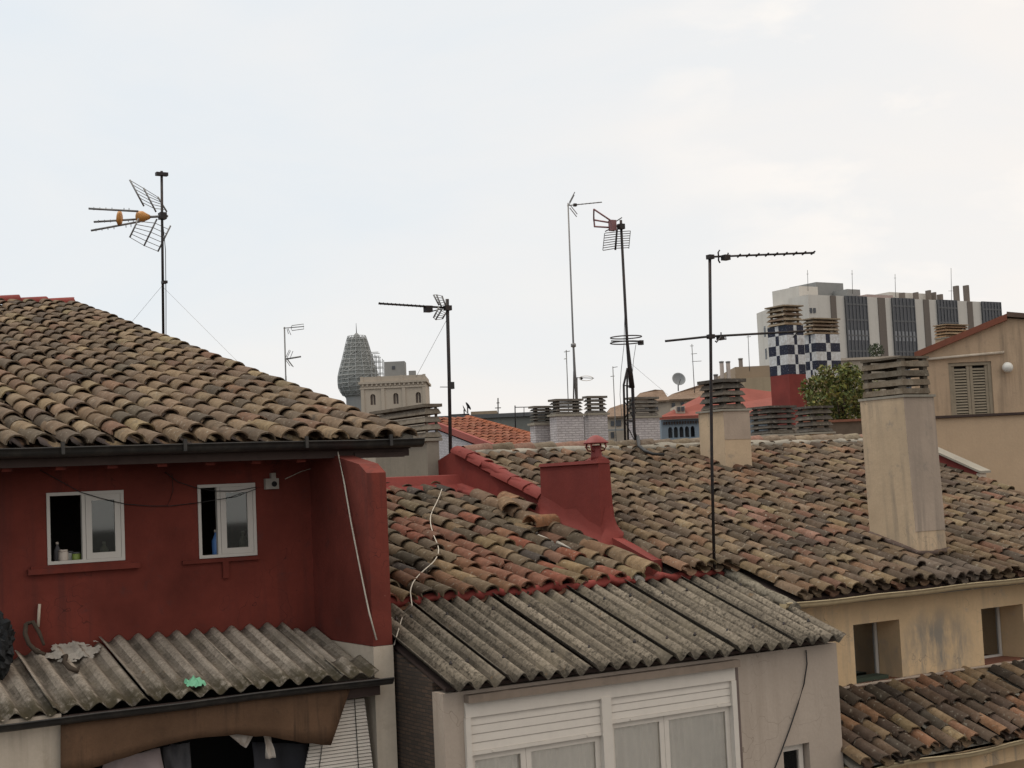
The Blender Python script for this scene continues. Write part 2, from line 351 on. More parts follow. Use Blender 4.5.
def wall_y(mb, Y, x0, x1, z0, z1, holes, th=.25):
    """wall facing -Y with real openings (x0,x1,z0,z1) and their reveals"""
    xs = sorted({x0, x1, *[h[0] for h in holes], *[h[1] for h in holes]}); zs = sorted({z0, z1, *[h[2] for h in holes], *[h[3] for h in holes]})
    for i in range(len(xs)-1):
        for k in range(len(zs)-1):
            cx = (xs[i]+xs[i+1])/2; cz = (zs[k]+zs[k+1])/2
            if any(h[0] < cx < h[1] and h[2] < cz < h[3] for h in holes): continue
            for y in (Y, Y+th): mb.face([(xs[i], y, zs[k]), (xs[i+1], y, zs[k]), (xs[i+1], y, zs[k+1]), (xs[i], y, zs[k+1])])
    for a, b, c, d in list(holes)+[(x0, x1, z0, z1)]:
        for p, q in (((a, c), (b, c)), ((b, c), (b, d)), ((b, d), (a, d)), ((a, d), (a, c))):
            mb.face([(p[0], Y, p[1]), (q[0], Y, q[1]), (q[0], Y+th, q[1]), (p[0], Y+th, p[1])])
    return mb
PAL_BROWN = [((0.216, 0.149, 0.093), 6), ((0.179, 0.123, 0.081), 6), ((0.250, 0.178, 0.110), 4), ((0.144, 0.102, 0.069), 4), ((0.108, 0.081, 0.056), 2.5), ((0.201, 0.117, 0.073), 1.5), ((0.268, 0.198, 0.114), 1.5)]
PAL_MIX = [((0.170, 0.126, 0.082), 4), ((0.114, 0.086, 0.059), 4), ((0.081, 0.065, 0.047), 2.5), ((0.207, 0.107, 0.062), 3), ((0.235, 0.084, 0.052), 1.5), ((0.243, 0.170, 0.097), 3), ((0.077, 0.062, 0.053), 1), ((0.182, 0.092, 0.063), 2)]
PAL_RIGHT = [((0.218, 0.156, 0.102), 4), ((0.177, 0.123, 0.081), 5), ((0.138, 0.101, 0.071), 5), ((0.101, 0.075, 0.055), 2.5), ((0.222, 0.132, 0.081), 2), ((0.241, 0.174, 0.104), 3), ((0.178, 0.095, 0.063), 1.2)]
PAL_LOW = [((0.170, 0.114, 0.078), 4), ((0.121, 0.086, 0.064), 4), ((0.285, 0.159, 0.094), 3), ((0.299, 0.208, 0.123), 3), ((0.086, 0.067, 0.053), 3)]
def pick(pal, rnd):
    c = rnd.choices([p[0] for p in pal], [p[1] for p in pal])[0]; k = rnd.uniform(.85, 1.15)
    return tuple(v*k*rnd.uniform(.97, 1.03) for v in c)
def barrel(mb, o, ax, sd, nr, L, w0, w1, h0, h1, tint, seg=7, th=.014, convex=True):
    """one half-round tile: o = middle of the lower mouth, ax = direction up the slope"""
    def arc(p, w, h, dr, ck=0):
        out = []
        for q in range(seg+1):
            a = math.pi*q/seg
            out.append(p+sd*(-(w-dr)*math.cos(a))+nr*((h-dr)*math.sin(a)*(1 if convex else -1)))
        return out
    p1 = o+ax*L
    chip = [random.uniform(-.009, .012)+(random.uniform(.02, .06) if random.random() < .03 else 0) for q in range(seg+1)] if th else [0]*(seg+1)
    ap = [p+ax*chip[q] for q, p in enumerate(arc(o, w0, h0, 0))]
    a0 = [mb.av(p) for p in ap]; am = [mb.av(p) for p in arc(o+ax*L*.5, (w0+w1)/2, (h0+h1)/2*1.01, 0)]; a1 = [mb.av(p) for p in arc(p1, w1, h1, 0)]
    for q in range(seg):
        mb.idx((a0[q], a0[q+1], am[q+1], am[q]), tint, True); mb.idx((am[q], am[q+1], a1[q+1], a1[q]), tint, True)
    if th:
        e0 = [mb.av(p) for p in ap]; e1 = [mb.av(p+ax*chip[q]) for q, p in enumerate(arc(o, w0, h0, th))]; e2 = [mb.av(p) for p in arc(o+ax*.16, w0*.96, h0*.96, th)]
        tr = mult(tint, .9)
        for q in range(seg):
            mb.idx((e0[q], e0[q+1], e1[q+1], e1[q]), tr); mb.idx((e1[q], e1[q+1], e2[q+1], e2[q]), mult(tint, .8), True)
def tiled(mb, X0, X1, Ye, ze, s, Yt, pitch, expo, pal, seed, jit=1.0, skip=None, tfun=None):
    rnd = random.Random(seed); ax = Vector((0, math.cos(R(s)), math.sin(R(s)))); nr = Vector((0, -math.sin(R(s)), math.cos(R(s)))); sx = Vector((1, 0, 0))
    n = max(1, round((X1-X0)/pitch)); p = (X1-X0)/n; rows = int((Yt-Ye)/math.cos(R(s))/expo)+1
    for c in range(n+1):
        x = X0+c*p; wob = rnd.uniform(-.012, .012)*jit; ph = rnd.uniform(-.05, .05)
        for j in range(rows):
            d = j*expo+rnd.uniform(-.024, .024)*jit+ph*(0 if j == 0 else 1)
            L = expo*1.22
            if Ye+(d+L)*math.cos(R(s)) > Yt+.1: L = max(.12, (Yt+.05-Ye)/math.cos(R(s))-d)
            a = R(rnd.uniform(-2.6, 2.6)*jit); axj = (ax*math.cos(a)+sx*math.sin(a)).normalized(); sxj = axj.cross(nr).normalized()
            o = Vector((x+wob+rnd.uniform(-.008, .008)*jit, Ye, ze))+ax*d
            if skip and skip(x, j): continue
            t = tfun(x, j, pick(pal, rnd)) if tfun else pick(pal, rnd)
            axt = (axj-nr*(.026/L)).normalized()
            if c < n:                            # the channel tile between two covers
                oo = o+sx*(p/2)+nr*(.012+.30*p*.42)
                barrel(mb, oo, axt, sxj, nr, L, p*.36, p*.31, p*.28, p*.25, t, 5, .012 if j == 0 else 0, False)
                t2 = tfun(x, j, pick(pal, rnd)) if tfun else pick(pal, rnd)
            else: t2 = t
            oc = o+nr*(.034+.13*p+rnd.uniform(-.006, .010)*jit)
            barrel(mb, oc+ax*rnd.uniform(-.02, .02)*jit, axt, sxj, nr, L, p*.40, p*.345, p*.35, p*.31, t2, 7, .015)
    return mb
def corrug(mb, X0, X1, p0, s, Ls, pitch=.186, amp=.026, th=.008, lift=0., skew=0., seed=1, drop=0.):
    """a corrugated sheet lying up the slope from its lower edge point p0"""
    rnd = random.Random(seed); ax = Vector((0, math.cos(R(s)), math.sin(R(s)))); nr = Vector((0, -math.sin(R(s)), math.cos(R(s)))); st = 8
    n = int(round((X1-X0)/pitch*st)); ny = 10; top = []; bot = []
    for j in range(ny+1):
        d = Ls*j/ny; ra = []; rb = []
        for i in range(n+1):
            x = X0+(X1-X0)*i/n
            h = amp*math.cos(2*math.pi*i/st)+lift*(1-i/n)+noise.noise(Vector((x*1.3, d*1.2, seed)))*.006
            P = Vector((x+skew*d, p0[1], p0[2]))+ax*(d+drop)+nr*h
            if j == 0: P += ax*(noise.noise(Vector((x*9, 3.3, seed)))*.012)
            ra.append(mb.av(P)); rb.append(mb.av(P-nr*th))
        top.append(ra); bot.append(rb)
    def groove(i, j):                          # run-off dirt and rib shade put into the groove colour, broken lengthwise
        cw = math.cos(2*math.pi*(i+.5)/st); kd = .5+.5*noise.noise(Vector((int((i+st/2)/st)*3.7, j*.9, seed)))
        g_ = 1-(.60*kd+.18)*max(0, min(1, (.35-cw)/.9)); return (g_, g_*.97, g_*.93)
    for j in range(ny):
        for i in range(n):
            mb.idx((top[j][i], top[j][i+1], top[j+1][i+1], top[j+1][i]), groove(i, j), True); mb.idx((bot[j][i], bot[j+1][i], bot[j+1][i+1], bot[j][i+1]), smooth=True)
        for i in (0, n): mb.idx((top[j][i], top[j+1][i], bot[j+1][i], bot[j][i]))
    for i in range(n):
        for j in (0, ny): mb.idx((top[j][i], bot[j][i], bot[j][i+1], top[j][i+1]))
    return mb
def gutter(mb, x0, x1, Y, z, r=.06, th=.006, sag=0.0, seed=0, n=12):
    """open half-round gutter along X with end caps"""
    segs = n; prof = [(math.cos(a), -math.sin(a)) for a in [math.pi*k/8 for k in range(9)]]
    rings = []
    for i in range(segs+1):
        x = x0+(x1-x0)*i/segs; dz = sag*noise.noise(Vector((x*.9, seed, 0)))
        out = [mb.av((x, Y+c*r, z+dz+q*r)) for c, q in prof]; inn = [mb.av((x, Y+c*(r-th), z+dz+q*(r-th))) for c, q in prof[::-1]]
        lip = [mb.av((x, Y-r-.006, z+dz)), mb.av((x, Y-r-.006, z+dz+.014)), mb.av((x, Y-r+.012, z+dz+.014))]
        rings.append(out+lip+inn)
    m_ = len(rings[0])
    for i in range(segs):
        for k in range(m_): mb.idx((rings[i][k], rings[i][(k+1) % m_], rings[i+1][(k+1) % m_], rings[i+1][k]), smooth=True)
    for i in (0, segs):
        x = x0+(x1-x0)*i/segs; dz = sag*noise.noise(Vector((x*.9, seed, 0)))
        mb.face([(x, Y+c*r, z+dz+q*r) for c, q in prof])
    return mb
def lumpy(mb, path, r, n=8, seed=0, flat=1.0, k=.35, tint=(1, 1, 1)):
    """hand-laid mortar: a thick uneven bead"""
    P = [Vector(p) for p in path]; rings = []
    for i, p in enumerate(P):
        d = (P[min(i+1, len(P)-1)]-P[max(i-1, 0)]).normalized(); a = d.cross(Vector((0, 0, 1))).normalized(); b = a.cross(d)
        rings.append([])
        for q in range(n):
            an = q*2*math.pi/n; rr = r*(1+k*noise.noise(Vector((p.x*4+q, p.y*4, seed+q*.7)))*2)
            rings[-1].append(mb.av(p+a*math.cos(an)*rr+b*math.sin(an)*rr*flat))
    for i in range(len(rings)-1):
        for q in range(n): mb.idx((rings[i][q], rings[i][(q+1) % n], rings[i+1][(q+1) % n], rings[i+1][q]), tint, True)
    mb.idx(rings[0][::-1], tint); mb.idx(rings[-1], tint); return mb
def louvres(mb, x0, y0, x1, y1, z0, z1, n, out=.05, th=.03, pal=((.2, .17, .135), (.16, .135, .11), (.24, .2, .155)), seed=0, top=True, frac=.55, cap=.05):
    """rings of sloping slats stacked round a chimney mouth, posts at the corners and a slab on top"""
    rnd = random.Random(seed); hs = (z1-z0)/n
    for k in range(n):
        za = z0+k*hs+hs*.1; zb = za+hs*frac; j = rnd.uniform(-.008, .008)
        ring = lambda e, z: [(x0-e+j, y0-e, z+rnd.uniform(-.006, .006)), (x1+e+j, y0-e, z+rnd.uniform(-.006, .006)), (x1+e+j, y1+e, z), (x0-e+j, y1+e, z)]
        lo, hi = ring(out, za), ring(out*.25, zb); li, hn = ring(out-th, za-.004), ring(out*.25-th, zb-.004)
        for q in range(4):
            r_ = (q+1) % 4; t = rnd.choice(pal)
            mb.hexa([lo[q], lo[r_], li[r_], li[q]], [hi[q], hi[r_], hn[r_], hn[q]], t)
    pw = min(.07, (x1-x0)*.16)
    for cx in (x0+pw*.6, x1-pw*.6):
        for cy in (y0+pw*.6, y1-pw*.6): mb.box(cx-pw/2, cy-pw/2, z0-.002, cx+pw/2, cy+pw/2, z1, mult(pal[0], .8))
    if top: mb.box(x0-out*1.3, y0-out*1.3, z1, x1+out*1.3, y1+out*1.3, z1+cap, pal[1])
    return mb
# ------------------------------------------------------------------ ground
g = MB(); g.face([(-3000, -800, 0), (3000, -800, 0), (3000, 4000, 0), (-3000, 4000, 0)]); g.build('ground', ROADM, None, None, 'structure')

def sash(root, name, x0, x1, z0, z1, Y, fr=.03, th=.05, mat=None, glass=None, cells=(1,), stile=.045, open_left=False):
    """a frame in an opening, one sash per cell; returns the frame part"""
    mat = mat or WHT; f = MB()
    f.box(x0, Y, z0, x0+fr, Y+th, z1); f.box(x1-fr, Y, z0, x1, Y+th, z1)
    f.box(x0+fr, Y, z0, x1-fr, Y+th, z0+fr); f.box(x0+fr, Y, z1-fr, x1-fr, Y+th, z1)
    wo_ = f.build('window', mat, root); return wo_
def leaf(parent, x0, x1, z0, z1, Y, stile, mat, glass, th=.035):
    f = MB(); f.box(x0, Y, z0, x0+stile, Y+th, z1); f.box(x1-stile, Y, z0, x1, Y+th, z1)
    f.box(x0+stile, Y, z0, x1-stile, Y+th, z0+stile); f.box(x0+stile, Y, z1-stile, x1-stile, Y+th, z1)
    f.build('sash', mat, parent)
    p = MB(); p.box(x0+stile, Y+.012, z0+stile, x1-stile, Y+.017, z1-stile); p.build('pane', glass, parent)

# ------------------------------------------------------------------ the red house on the left
WY = 13.6; s1 = 13.5
VERGE = 1
red = thing('red_house', (4, WY, 0), 'dark red rendered house with low brown tiled roof and two small white windows', 'house')
gz = CZ+.545; ez = gz-.045
tan1 = math.tan(R(s1))
h1 = (3.356, 4.07, CZ-.521, CZ+.137); h2 = (4.794, 5.386, CZ-.557, CZ+.156)
mb = MB(); wall_y(mb, WY, -3, 5.98, 0, CZ+.55, [h1, h2], .22)
mb.prism([(6.18, WY, 0), (6.18, WY, CZ+.52), (6.18, 25.5, CZ+.52+11.9*tan1), (6.18, 38, CZ+.3), (6.18, 38, 0)], (-.2, 0, 0))
mb.box(-3, 37.8, 0, 5.98, 38, CZ+.4)
mb.box(-3.2, WY, 0, -3, 38, CZ+.4)
# the wing wall that closes the lean-to
mb.prism([(5.98, 12.29, CZ-1.42), (5.98, 12.29, CZ+.19), (5.98, 12.45, CZ+.28), (5.98, 12.9, CZ+.36), (5.98, WY, CZ+.52), (5.98, WY, CZ-1.42)], (.2, 0, 0))
rw = mb.build('wall', RED, red)
mb = MB(); mb.box(5.98, 12.287, 0, 6.184, WY, CZ-1.424)
mb.build('pillar', PILW, red)
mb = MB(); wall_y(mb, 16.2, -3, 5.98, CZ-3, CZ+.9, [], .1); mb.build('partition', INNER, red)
# roof deck, tiles, ridge, eaves
mb = MB()
n_ = Vector((0, -math.sin(R(s1)), math.cos(R(s1))))
mb.prism([(-3.2, 12.98, ez-.02), (6.82, 12.98, ez-.02), (6.82, 25.5, ez-.02+12.52*tan1), (-3.2, 25.5, ez-.02+12.52*tan1)], -n_*.05)
mb.prism([(-3.2, 25.5, ez-.02+12.52*tan1), (6.82, 25.5, ez-.02+12.52*tan1), (6.82, 38.2, ez-.05), (-3.2, 38.2, ez-.05)], (0, 0, -.06))
mb.build('roof_deck', DWOOD, red)
mb = MB(); tiled(mb, .4, 6.76, 12.9, ez-.02, s1, 25.4, .25, .43, PAL_BROWN, 3, 1.5)
rt = mb.build('roof', TILE, red)
mb = MB(); zr = ez+12.5*tan1+.02
for k in range(14):
    xx = .3+k*.46; barrel(mb, Vector((xx+.54, 25.45, zr+random.uniform(-.008, .012))), Vector((-1, 0, -.03)).normalized(), Vector((0, 1, 0)), Vector((0, 0, 1)), .56, .17, .14, .15, .12, (1, 1, 1), 8)
mb.build('ridge', REDP, rt)
mb = MB(); lumpy(mb, [(6.77, 12.95+i*.31, ez-.0+(.31*i-.05)*tan1+.03) for i in range(41)], .068, 8, 3, .9, .25); mb.build('verge_mortar', CEM, rt)
mb = MB(); mb.box(-3, 12.985, CZ+.36, 6.8, 13.01, CZ+.47); mb.prism([(-3, 12.99, CZ+.44), (6.2, 12.99, CZ+.44), (6.2, WY, CZ+.56), (-3, WY, CZ+.56)], (0, 0, -.025)); mb.build('soffit', DWOOD, red)
for k in range(13):
    x = .55+k*.46; mb = MB(); mb.hexa([(x, 13.05, CZ+.33), (x+.09, 13.05, CZ+.33), (x+.09, WY, CZ+.38), (x, WY, CZ+.38)], [(x, 13.05, CZ+.412), (x+.09, 13.05, CZ+.412), (x+.09, WY, CZ+.53), (x, WY, CZ+.53)]); mb.build('rafter', RED, red)
mb = MB(); gutter(mb, -2.5, 6.90, 12.9, CZ+.515, .075, sag=.012, seed=2)
for x in (1.5, 3.3, 4.4, 5.6, 6.5): mb.box(x, 12.80, CZ+.46, x+.03, 12.83, CZ+.57)
mb.build('gutter', GUT, red)
mb = MB(); mb.prism([(6.19, 12.97, ez-.10), (6.74, 12.97, ez-.10), (6.74, 25.4, ez-.10+12.43*tan1), (6.19, 25.4, ez-.10+12.43*tan1)], (0, 0, -.05)); mb.build('verge_soffit', DWOOD, red)
# windows
for (a, b, c, d), lf in ((h1, .50), (h2, .39)):
    wn = sash(red, 'window', a, b, c, d, WY-.012, .03, .06)
    xm = a+(b-a)*lf
    q = MB(); q.box(xm-.035, WY+.0, c+.03, xm-.003, WY+.045, d-.03); q.build('mullion', WHT, wn)
    leaf(wn, xm, b-.031, c+.031, d-.031, WY-.004, .055, WHT, GLASSD)
    q = MB(); q.box(a-.02, WY+.05, c-.012, b+.02, WY+.30, c-.001); q.build('inner_ledge', INNER, wn)
mb = MB(); mb.box(3.17, WY-.055, CZ-.60, 4.20, WY-.002, CZ-.55); mb.box(3.2, WY-.03, CZ-.55, 4.12, WY-.003, CZ-.525); mb.build('sill', RED, red)
mb = MB(); mb.box(4.62, WY-.03, CZ-.60, 5.40, WY-.002, CZ-.565); mb.box(5.02, WY-.03, CZ-.76, 5.08, WY-.004, CZ-.60); mb.build('sill', RED, red)
# lean-to of corrugated sheets
LY, LZ, ls = 12.17, CZ-1.655, 15.6
mb = MB()
corrug(mb, -1.0, 3.05, (0, LY+.0, LZ-.003), ls, 1.33, seed=4, amp=.033)
corrug(mb, 3.02, 3.82, (0, LY+.01, LZ-.0), ls, 1.36, lift=.012, seed=5, amp=.033)
corrug(mb, 3.80, 4.75, (0, LY, LZ+.01), ls, 1.47, lift=.014, seed=6, amp=.033)
corrug(mb, 4.72, 5.62, (0, LY+.015, LZ+.01), ls, 1.45, lift=.012, seed=7, amp=.033)
corrug(mb, 5.60, 5.97, (0, LY+.0, LZ+.0), ls, .42, lift=.01, seed=8)
corrug(mb, 5.56, 5.97, (0, LY+.30, LZ+.03), ls, 1.1, lift=.01, seed=9)
lt = mb.build('lean_to_roof', SHEET_L, red)
mb = MB(); gutter(mb, -2, 6.06, 12.1, CZ-1.70, .055, sag=.018, seed=5); mb.build('lean_to_gutter', GUT, red)
mb = MB(); mb.box(PY(60, 740, 12.26).x+.01, 12.16, CZ-1.85, 5.97, 12.24, CZ-1.70); mb.build('lean_to_beam', DWOOD, red)
mb = MB()
a = PY(60, 740, 12.26).x
mb.box(-2, 12.2, 0, a, 12.4, CZ-1.68); mb.box(a, 12.26, 0, 5.98, 12.4, CZ-2.75); mb.build('lean_to_wall', PILW, red)
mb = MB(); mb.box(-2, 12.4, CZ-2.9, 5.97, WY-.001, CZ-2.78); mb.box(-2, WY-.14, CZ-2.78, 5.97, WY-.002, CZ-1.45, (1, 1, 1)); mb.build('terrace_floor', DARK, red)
# mortar patch on the sheets
def hug(x, y):                                # height of the sheet surface at plan position x, y
    return LZ+.012+(y-LY)*math.tan(R(ls))+.020*math.cos(2*math.pi*(x-3.0)/.186)
mb = MB(); pa, pb = PS(42, 664, (0, LY, LZ), ls), PS(100, 645, (0, LY, LZ), ls); nx_, ny_ = 34, 26; cell = {}
cxp, cyp = (pa.x+pb.x)/2, PS(75, 655, (0, LY, LZ), ls).y
def pv(i, k):
    if (i, k) not in cell:
        x = cxp-.34+.68*i/nx_; y = cyp-.30+.60*k/ny_
        cell[i, k] = mb.av((x, y, max(hug(x, y), LZ+(y-LY)*math.tan(R(ls))+.015)+.006+.014*(noise.noise(Vector((x*22, y*22, 1)))+.4)))
    return cell[i, k]
for i in range(nx_):
    for k in range(ny_):
        u, v_ = (i+.5)/nx_*2-1, (k+.5)/ny_*2-1; u2_ = u-.25*v_
        if u2_*u2_+v_*v_*1.2+.5*noise.noise(Vector((u*2.6, v_*2.6, 7)))+.16*noise.noise(Vector((u*8, v_*8, 3))) < .55: mb.idx((pv(i, k), pv(i+1, k), pv(i+1, k+1), pv(i, k+1)))
mb.build('mortar_patch', MORT, lt)
# flaking plaster beside the window, electric box
b_ = PY(273, 484, WY-.03)
mb = MB(); mb.box(b_.x-.085, WY-.05, b_.z-.05, b_.x+.055, WY-.001, b_.z+.055); mb.box(b_.x-.02, WY-.04, b_.z+.05, b_.x+.03, WY-.001, b_.z+.11)
jb = mb.build('junction_box', MORT, red)
mb = MB(); mb.M = Matrix.Translation((b_.x+.005, WY-.052, b_.z)) @ Matrix.Rotation(R(90), 4, 'X'); mb.lathe([(.028, -.002), (.028, .004)], (0, 0, 0), 12); mb.build('hole', DARK, jb)
# electric cables on the wall
def cable(name, pts, r, mat, parent): mb = MB(); mb.tube(pts, r, 5); return mb.build(name, mat, parent)
Yc = WY-.02
cable('cable', [PY(x, y, Yc) for x, y in ((40, 470), (60, 481), (80, 492), (100, 498), (125, 504), (150, 506), (170, 506), (196, 503))], .004, CABLE, red)
cable('cable', [PY(x, y, Yc-.03) for x, y in ((196, 503), (215, 500), (235, 497), (256, 489))], .004, CABLE, red)
cable('cable', [PY(x, y, Yc) for x, y in ((165, 472), (178, 482), (197, 488), (215, 491), (235, 491), (257, 487))], .004, CABLE, red)
cable('cable', [PY(x, y, Yc) for x, y in ((285, 479), (300, 472), (325, 464))], .004, CORD, red)
cable('cable', [PY(x, y, Yc) for x, y in ((172, 474), (173, 490), (170, 500), (167, 506))], .003, CABLE, red)

# things by the red house
t = MB(); t.tube([PY(338, 452, 12.92), PY(344, 482, 12.75), PY(351, 522, 12.6), PY(360, 568, 12.42), PY(369, 612, 12.3), PY(376.5, 640, 12.26)], .008, 6)
tag(t.build('rope', CORD), 'white cord hanging from the dark gutter down across the red side wall', 'rope')
P0 = PS(187, 688, (0, LY, LZ+.03), ls)
t = MB(); g_ = []
for i in range(10):
    row = []
    for k in range(8):
        x, y = i/9*.17, k/7*.12; e_ = min(i, 9-i, k, 7-k)
        row.append(t.av(P0+Vector((x+.02*noise.noise(Vector((x*30, y*30, 2))), y-.02, .03*e_*.6+.035*noise.noise(Vector((x*34, y*34, 5)))+y*.25+.01))))
    g_.append(row)
for i in range(9):
    for k in range(7): t.idx((g_[i][k], g_[i+1][k], g_[i+1][k+1], g_[i][k+1]))
tag(t.build('rag', GREENC), 'crumpled green plastic scrap lying on the corrugated lean-to roof', 'rag')
def pp(x, y, dz=.03, dy=0): return PS(x, y, (0, LY+dy, LZ+dz), ls)
t = MB(); t.tube([PY(26, 624, 13.5), PY(25, 634, 13.45), PY(29, 644, 13.4), PY(37, 652, 13.35), PY(45, 654, 13.3)], [.02, .022, .02, .022, .014], 7); t.tube([PY(26, 624, 13.5), PY(33, 622, 13.5), PY(39, 632, 13.42), PY(44, 645, 13.35)], [.018, .02, .018, .012], 7)
tag(t.build('dried_vine', BARK), 'dark dried vine loop leaning against the red wall', 'vine')
t = MB(); t.tube([pp(62, 657, .05), pp(66, 656, .09), pp(64, 662, .07), pp(70, 668, .08), pp(77, 671, .06), pp(79, 667, .05)], [.012, .022, .02, .024, .022, .012], 7)
tag(t.build('dried_vine', BARK), 'short dark curled vine stub lying over the white mortar patch', 'vine')
t = MB(); t.tube([PY(38, 627, 13.55), PY(39.5, 604, 13.56)], .014, 7); tag(t.build('stick', PILW), 'short pale stick standing upright by the red wall', 'stick')
t = MB()
c_ = PY(-4, 645, 12.95); nu, nv = 30, 22; g_ = []
for k in range(nv+1):
    th_ = math.pi*k/nv; row = []
    for i in range(nu):
        d_ = Vector((math.sin(th_)*math.cos(2*math.pi*i/nu), math.sin(th_)*math.sin(2*math.pi*i/nu), math.cos(th_)))
        q_ = 1+.30*(1-abs(noise.noise(d_*2.7+Vector((3, 1, 2))))*2.4)+.16*noise.noise(d_*7)+.10*noise.noise(d_*15)
        row.append(t.av(c_+Vector((d_.x*.13, d_.y*.12, d_.z*.23))*q_))
    g_.append(row)
for k in range(nv):
    for i in range(nu): t.idx((g_[k][i], g_[k][(i+1) % nu], g_[k+1][(i+1) % nu], g_[k+1][i]))
tag(t.build('plastic_bag', BLACKB), 'black crumpled plastic sack at the left end of the lean-to roof', 'bag')
# brown board hung under the gutter
YB = 12.085
top = [(61, 724), (120, 716), (200, 704), (280, 693), (344, 685), (352, 684)]; low = [(61, 775), (100, 766), (150, 749), (190, 739), (232, 735), (262, 736), (300, 742), (331, 746)]
def rs(pl, n):
    out = []; Ls = [0]
    for i in range(len(pl)-1): Ls.append(Ls[-1]+math.dist(pl[i], pl[i+1]))
    for k in range(n):
        d = Ls[-1]*k/(n-1); i = max(j for j in range(len(pl)-1) if Ls[j] <= d+1e-9); f_ = (d-Ls[i])/(Ls[i+1]-Ls[i])
        out.append((pl[i][0]+(pl[i+1][0]-pl[i][0])*f_, pl[i][1]+(pl[i+1][1]-pl[i][1])*f_))
    return out
t = MB(); nT = 30; A = rs(top, nT); B = rs(low, nT); grid = []
for i in range(nT):
    row = []
    for j in range(5):
        f_ = j/4; x = A[i][0]+(B[i][0]-A[i][0])*f_; y = A[i][1]+(B[i][1]-A[i][1])*f_+(noise.noise(Vector((i*.6, j, 2)))*1.5 if j == 4 else 0)
        row.append(PY(x, y, YB+.045+.035*f_*noise.noise(Vector((i*.33, j*.5, 1)))+.012*f_*noise.noise(Vector((i*.9, j*.3, 4)))))
    grid.append(row)
fi = [[t.av(p) for p in r_] for r_ in grid]; bi = [[t.av(p+Vector((0, .012, 0))) for p in r_] for r_ in grid]
for i in range(nT-1):
    for j in range(4): t.idx((fi[i][j], fi[i+1][j], fi[i+1][j+1], fi[i][j+1]), smooth=True); t.idx((bi[i][j], bi[i][j+1], bi[i+1][j+1], bi[i+1][j]), smooth=True)
    for j in (0, 4): t.idx((fi[i][j], fi[i+1][j], bi[i+1][j], bi[i][j]))
for i in (0, nT-1):
    for j in range(4): t.idx((fi[i][j], fi[i][j+1], bi[i][j+1], bi[i][j]))
tag(t.build('awning', WOOD), 'sagging brown board awning hung under the black gutter over a dark opening', 'awning')
# crooked slatted blind
bl = thing('roller_blind', PY(340, 768, 12.3), 'crooked white slatted blind hanging beside the peeling white pillar', 'blind')
t = MB(); TL, TR, BR, BL = PY(318, 704, 12.3), PY(364, 698, 12.3), PY(377, 800, 12.3), PY(296, 812, 12.3)
ns = 30
for k in range(ns):
    f0, f1 = (k+.08)/ns, (k+.86)/ns
    l0, l1, q0, q1 = TL.lerp(BL, f0), TL.lerp(BL, f1), TR.lerp(BR, f0), TR.lerp(BR, f1); y_ = Vector((0, .014, 0)); o_ = Vector((0, -.01, 0))
    t.hexa([l1+o_, q1+o_, q1+y_+o_, l1+y_+o_], [l0, q0, q0+y_, l0+y_])
t.build('slats', WHTP, bl)
t = MB()
for f_ in (.2, .78): t.tube([TL.lerp(TR, f_)+Vector((0, -.012, 0)), BL.lerp(BR, f_)+Vector((0, -.02, 0))], .004, 5)
t.build('cord', CABLE, bl)
# cloths in the opening
def cloth(name, quad, mat, label, seed, amp=.03, cat='cloth'):
    t = MB(); n = 10; fr_, bk = [], []
    for i in range(n+1):
        ra, rb = [], []
        for j in range(n+1):
            u, v_ = i/n, j/n; p = quad[0].lerp(quad[1], u).lerp(quad[3].lerp(quad[2], u), v_)
            p = p+Vector((0, amp*noise.noise(Vector((u*4, v_*1.5, seed)))*2, 0)); ra.append(t.av(p)); rb.append(t.av(p+Vector((0, .008, 0))))
        fr_.append(ra); bk.append(rb)
    for i in range(n):
        for j in range(n): t.idx((fr_[i][j], fr_[i+1][j], fr_[i+1][j+1], fr_[i][j+1]), smooth=True); t.idx((bk[i][j], bk[i][j+1], bk[i+1][j+1], bk[i+1][j]), smooth=True)
        t.idx((fr_[i][0], fr_[i+1][0], bk[i+1][0], bk[i][0])); t.idx((fr_[i][n], bk[i][n], bk[i+1][n], fr_[i+1][n])); t.idx((fr_[0][i], bk[0][i], bk[0][i+1], fr_[0][i+1])); t.idx((fr_[n][i], fr_[n][i+1], bk[n][i+1], bk[n][i]))
    return tag(t.build(name, mat), label, cat)
def qd(pts, Y): return [PY(x, y, Y) for x, y in pts]
cloth('cloth', qd(((229, 735), (257, 731), (246, 748), (240, 744)), 12.25), CLOTHW, 'small white rag poking out under the brown awning', 1)
cloth('cloth', qd(((263, 734), (271, 733), (275, 757), (267, 759)), 12.26), CLOTHW, 'narrow white strip of cloth hanging below the awning', 2)
cloth('cloth', qd(((104, 762), (160, 748), (168, 790), (104, 790)), 12.36), paint('faded_pink_cloth', (.34, .27, .26), .95), 'faded pinkish cloth hung in the dark opening at the left', 3, .05)
cloth('cloth', qd(((163, 747), (190, 742), (192, 790), (168, 790)), 12.5), GREYC, 'dark grey cloth hanging beside the pinkish one', 4, .05)
cloth('cloth', qd(((252, 742), (308, 744), (310, 800), (254, 800)), 12.6), paint('slate_sheet', (.06, .058, .065), .9), 'slate grey sheet hanging behind the blind in the opening', 6, .03)
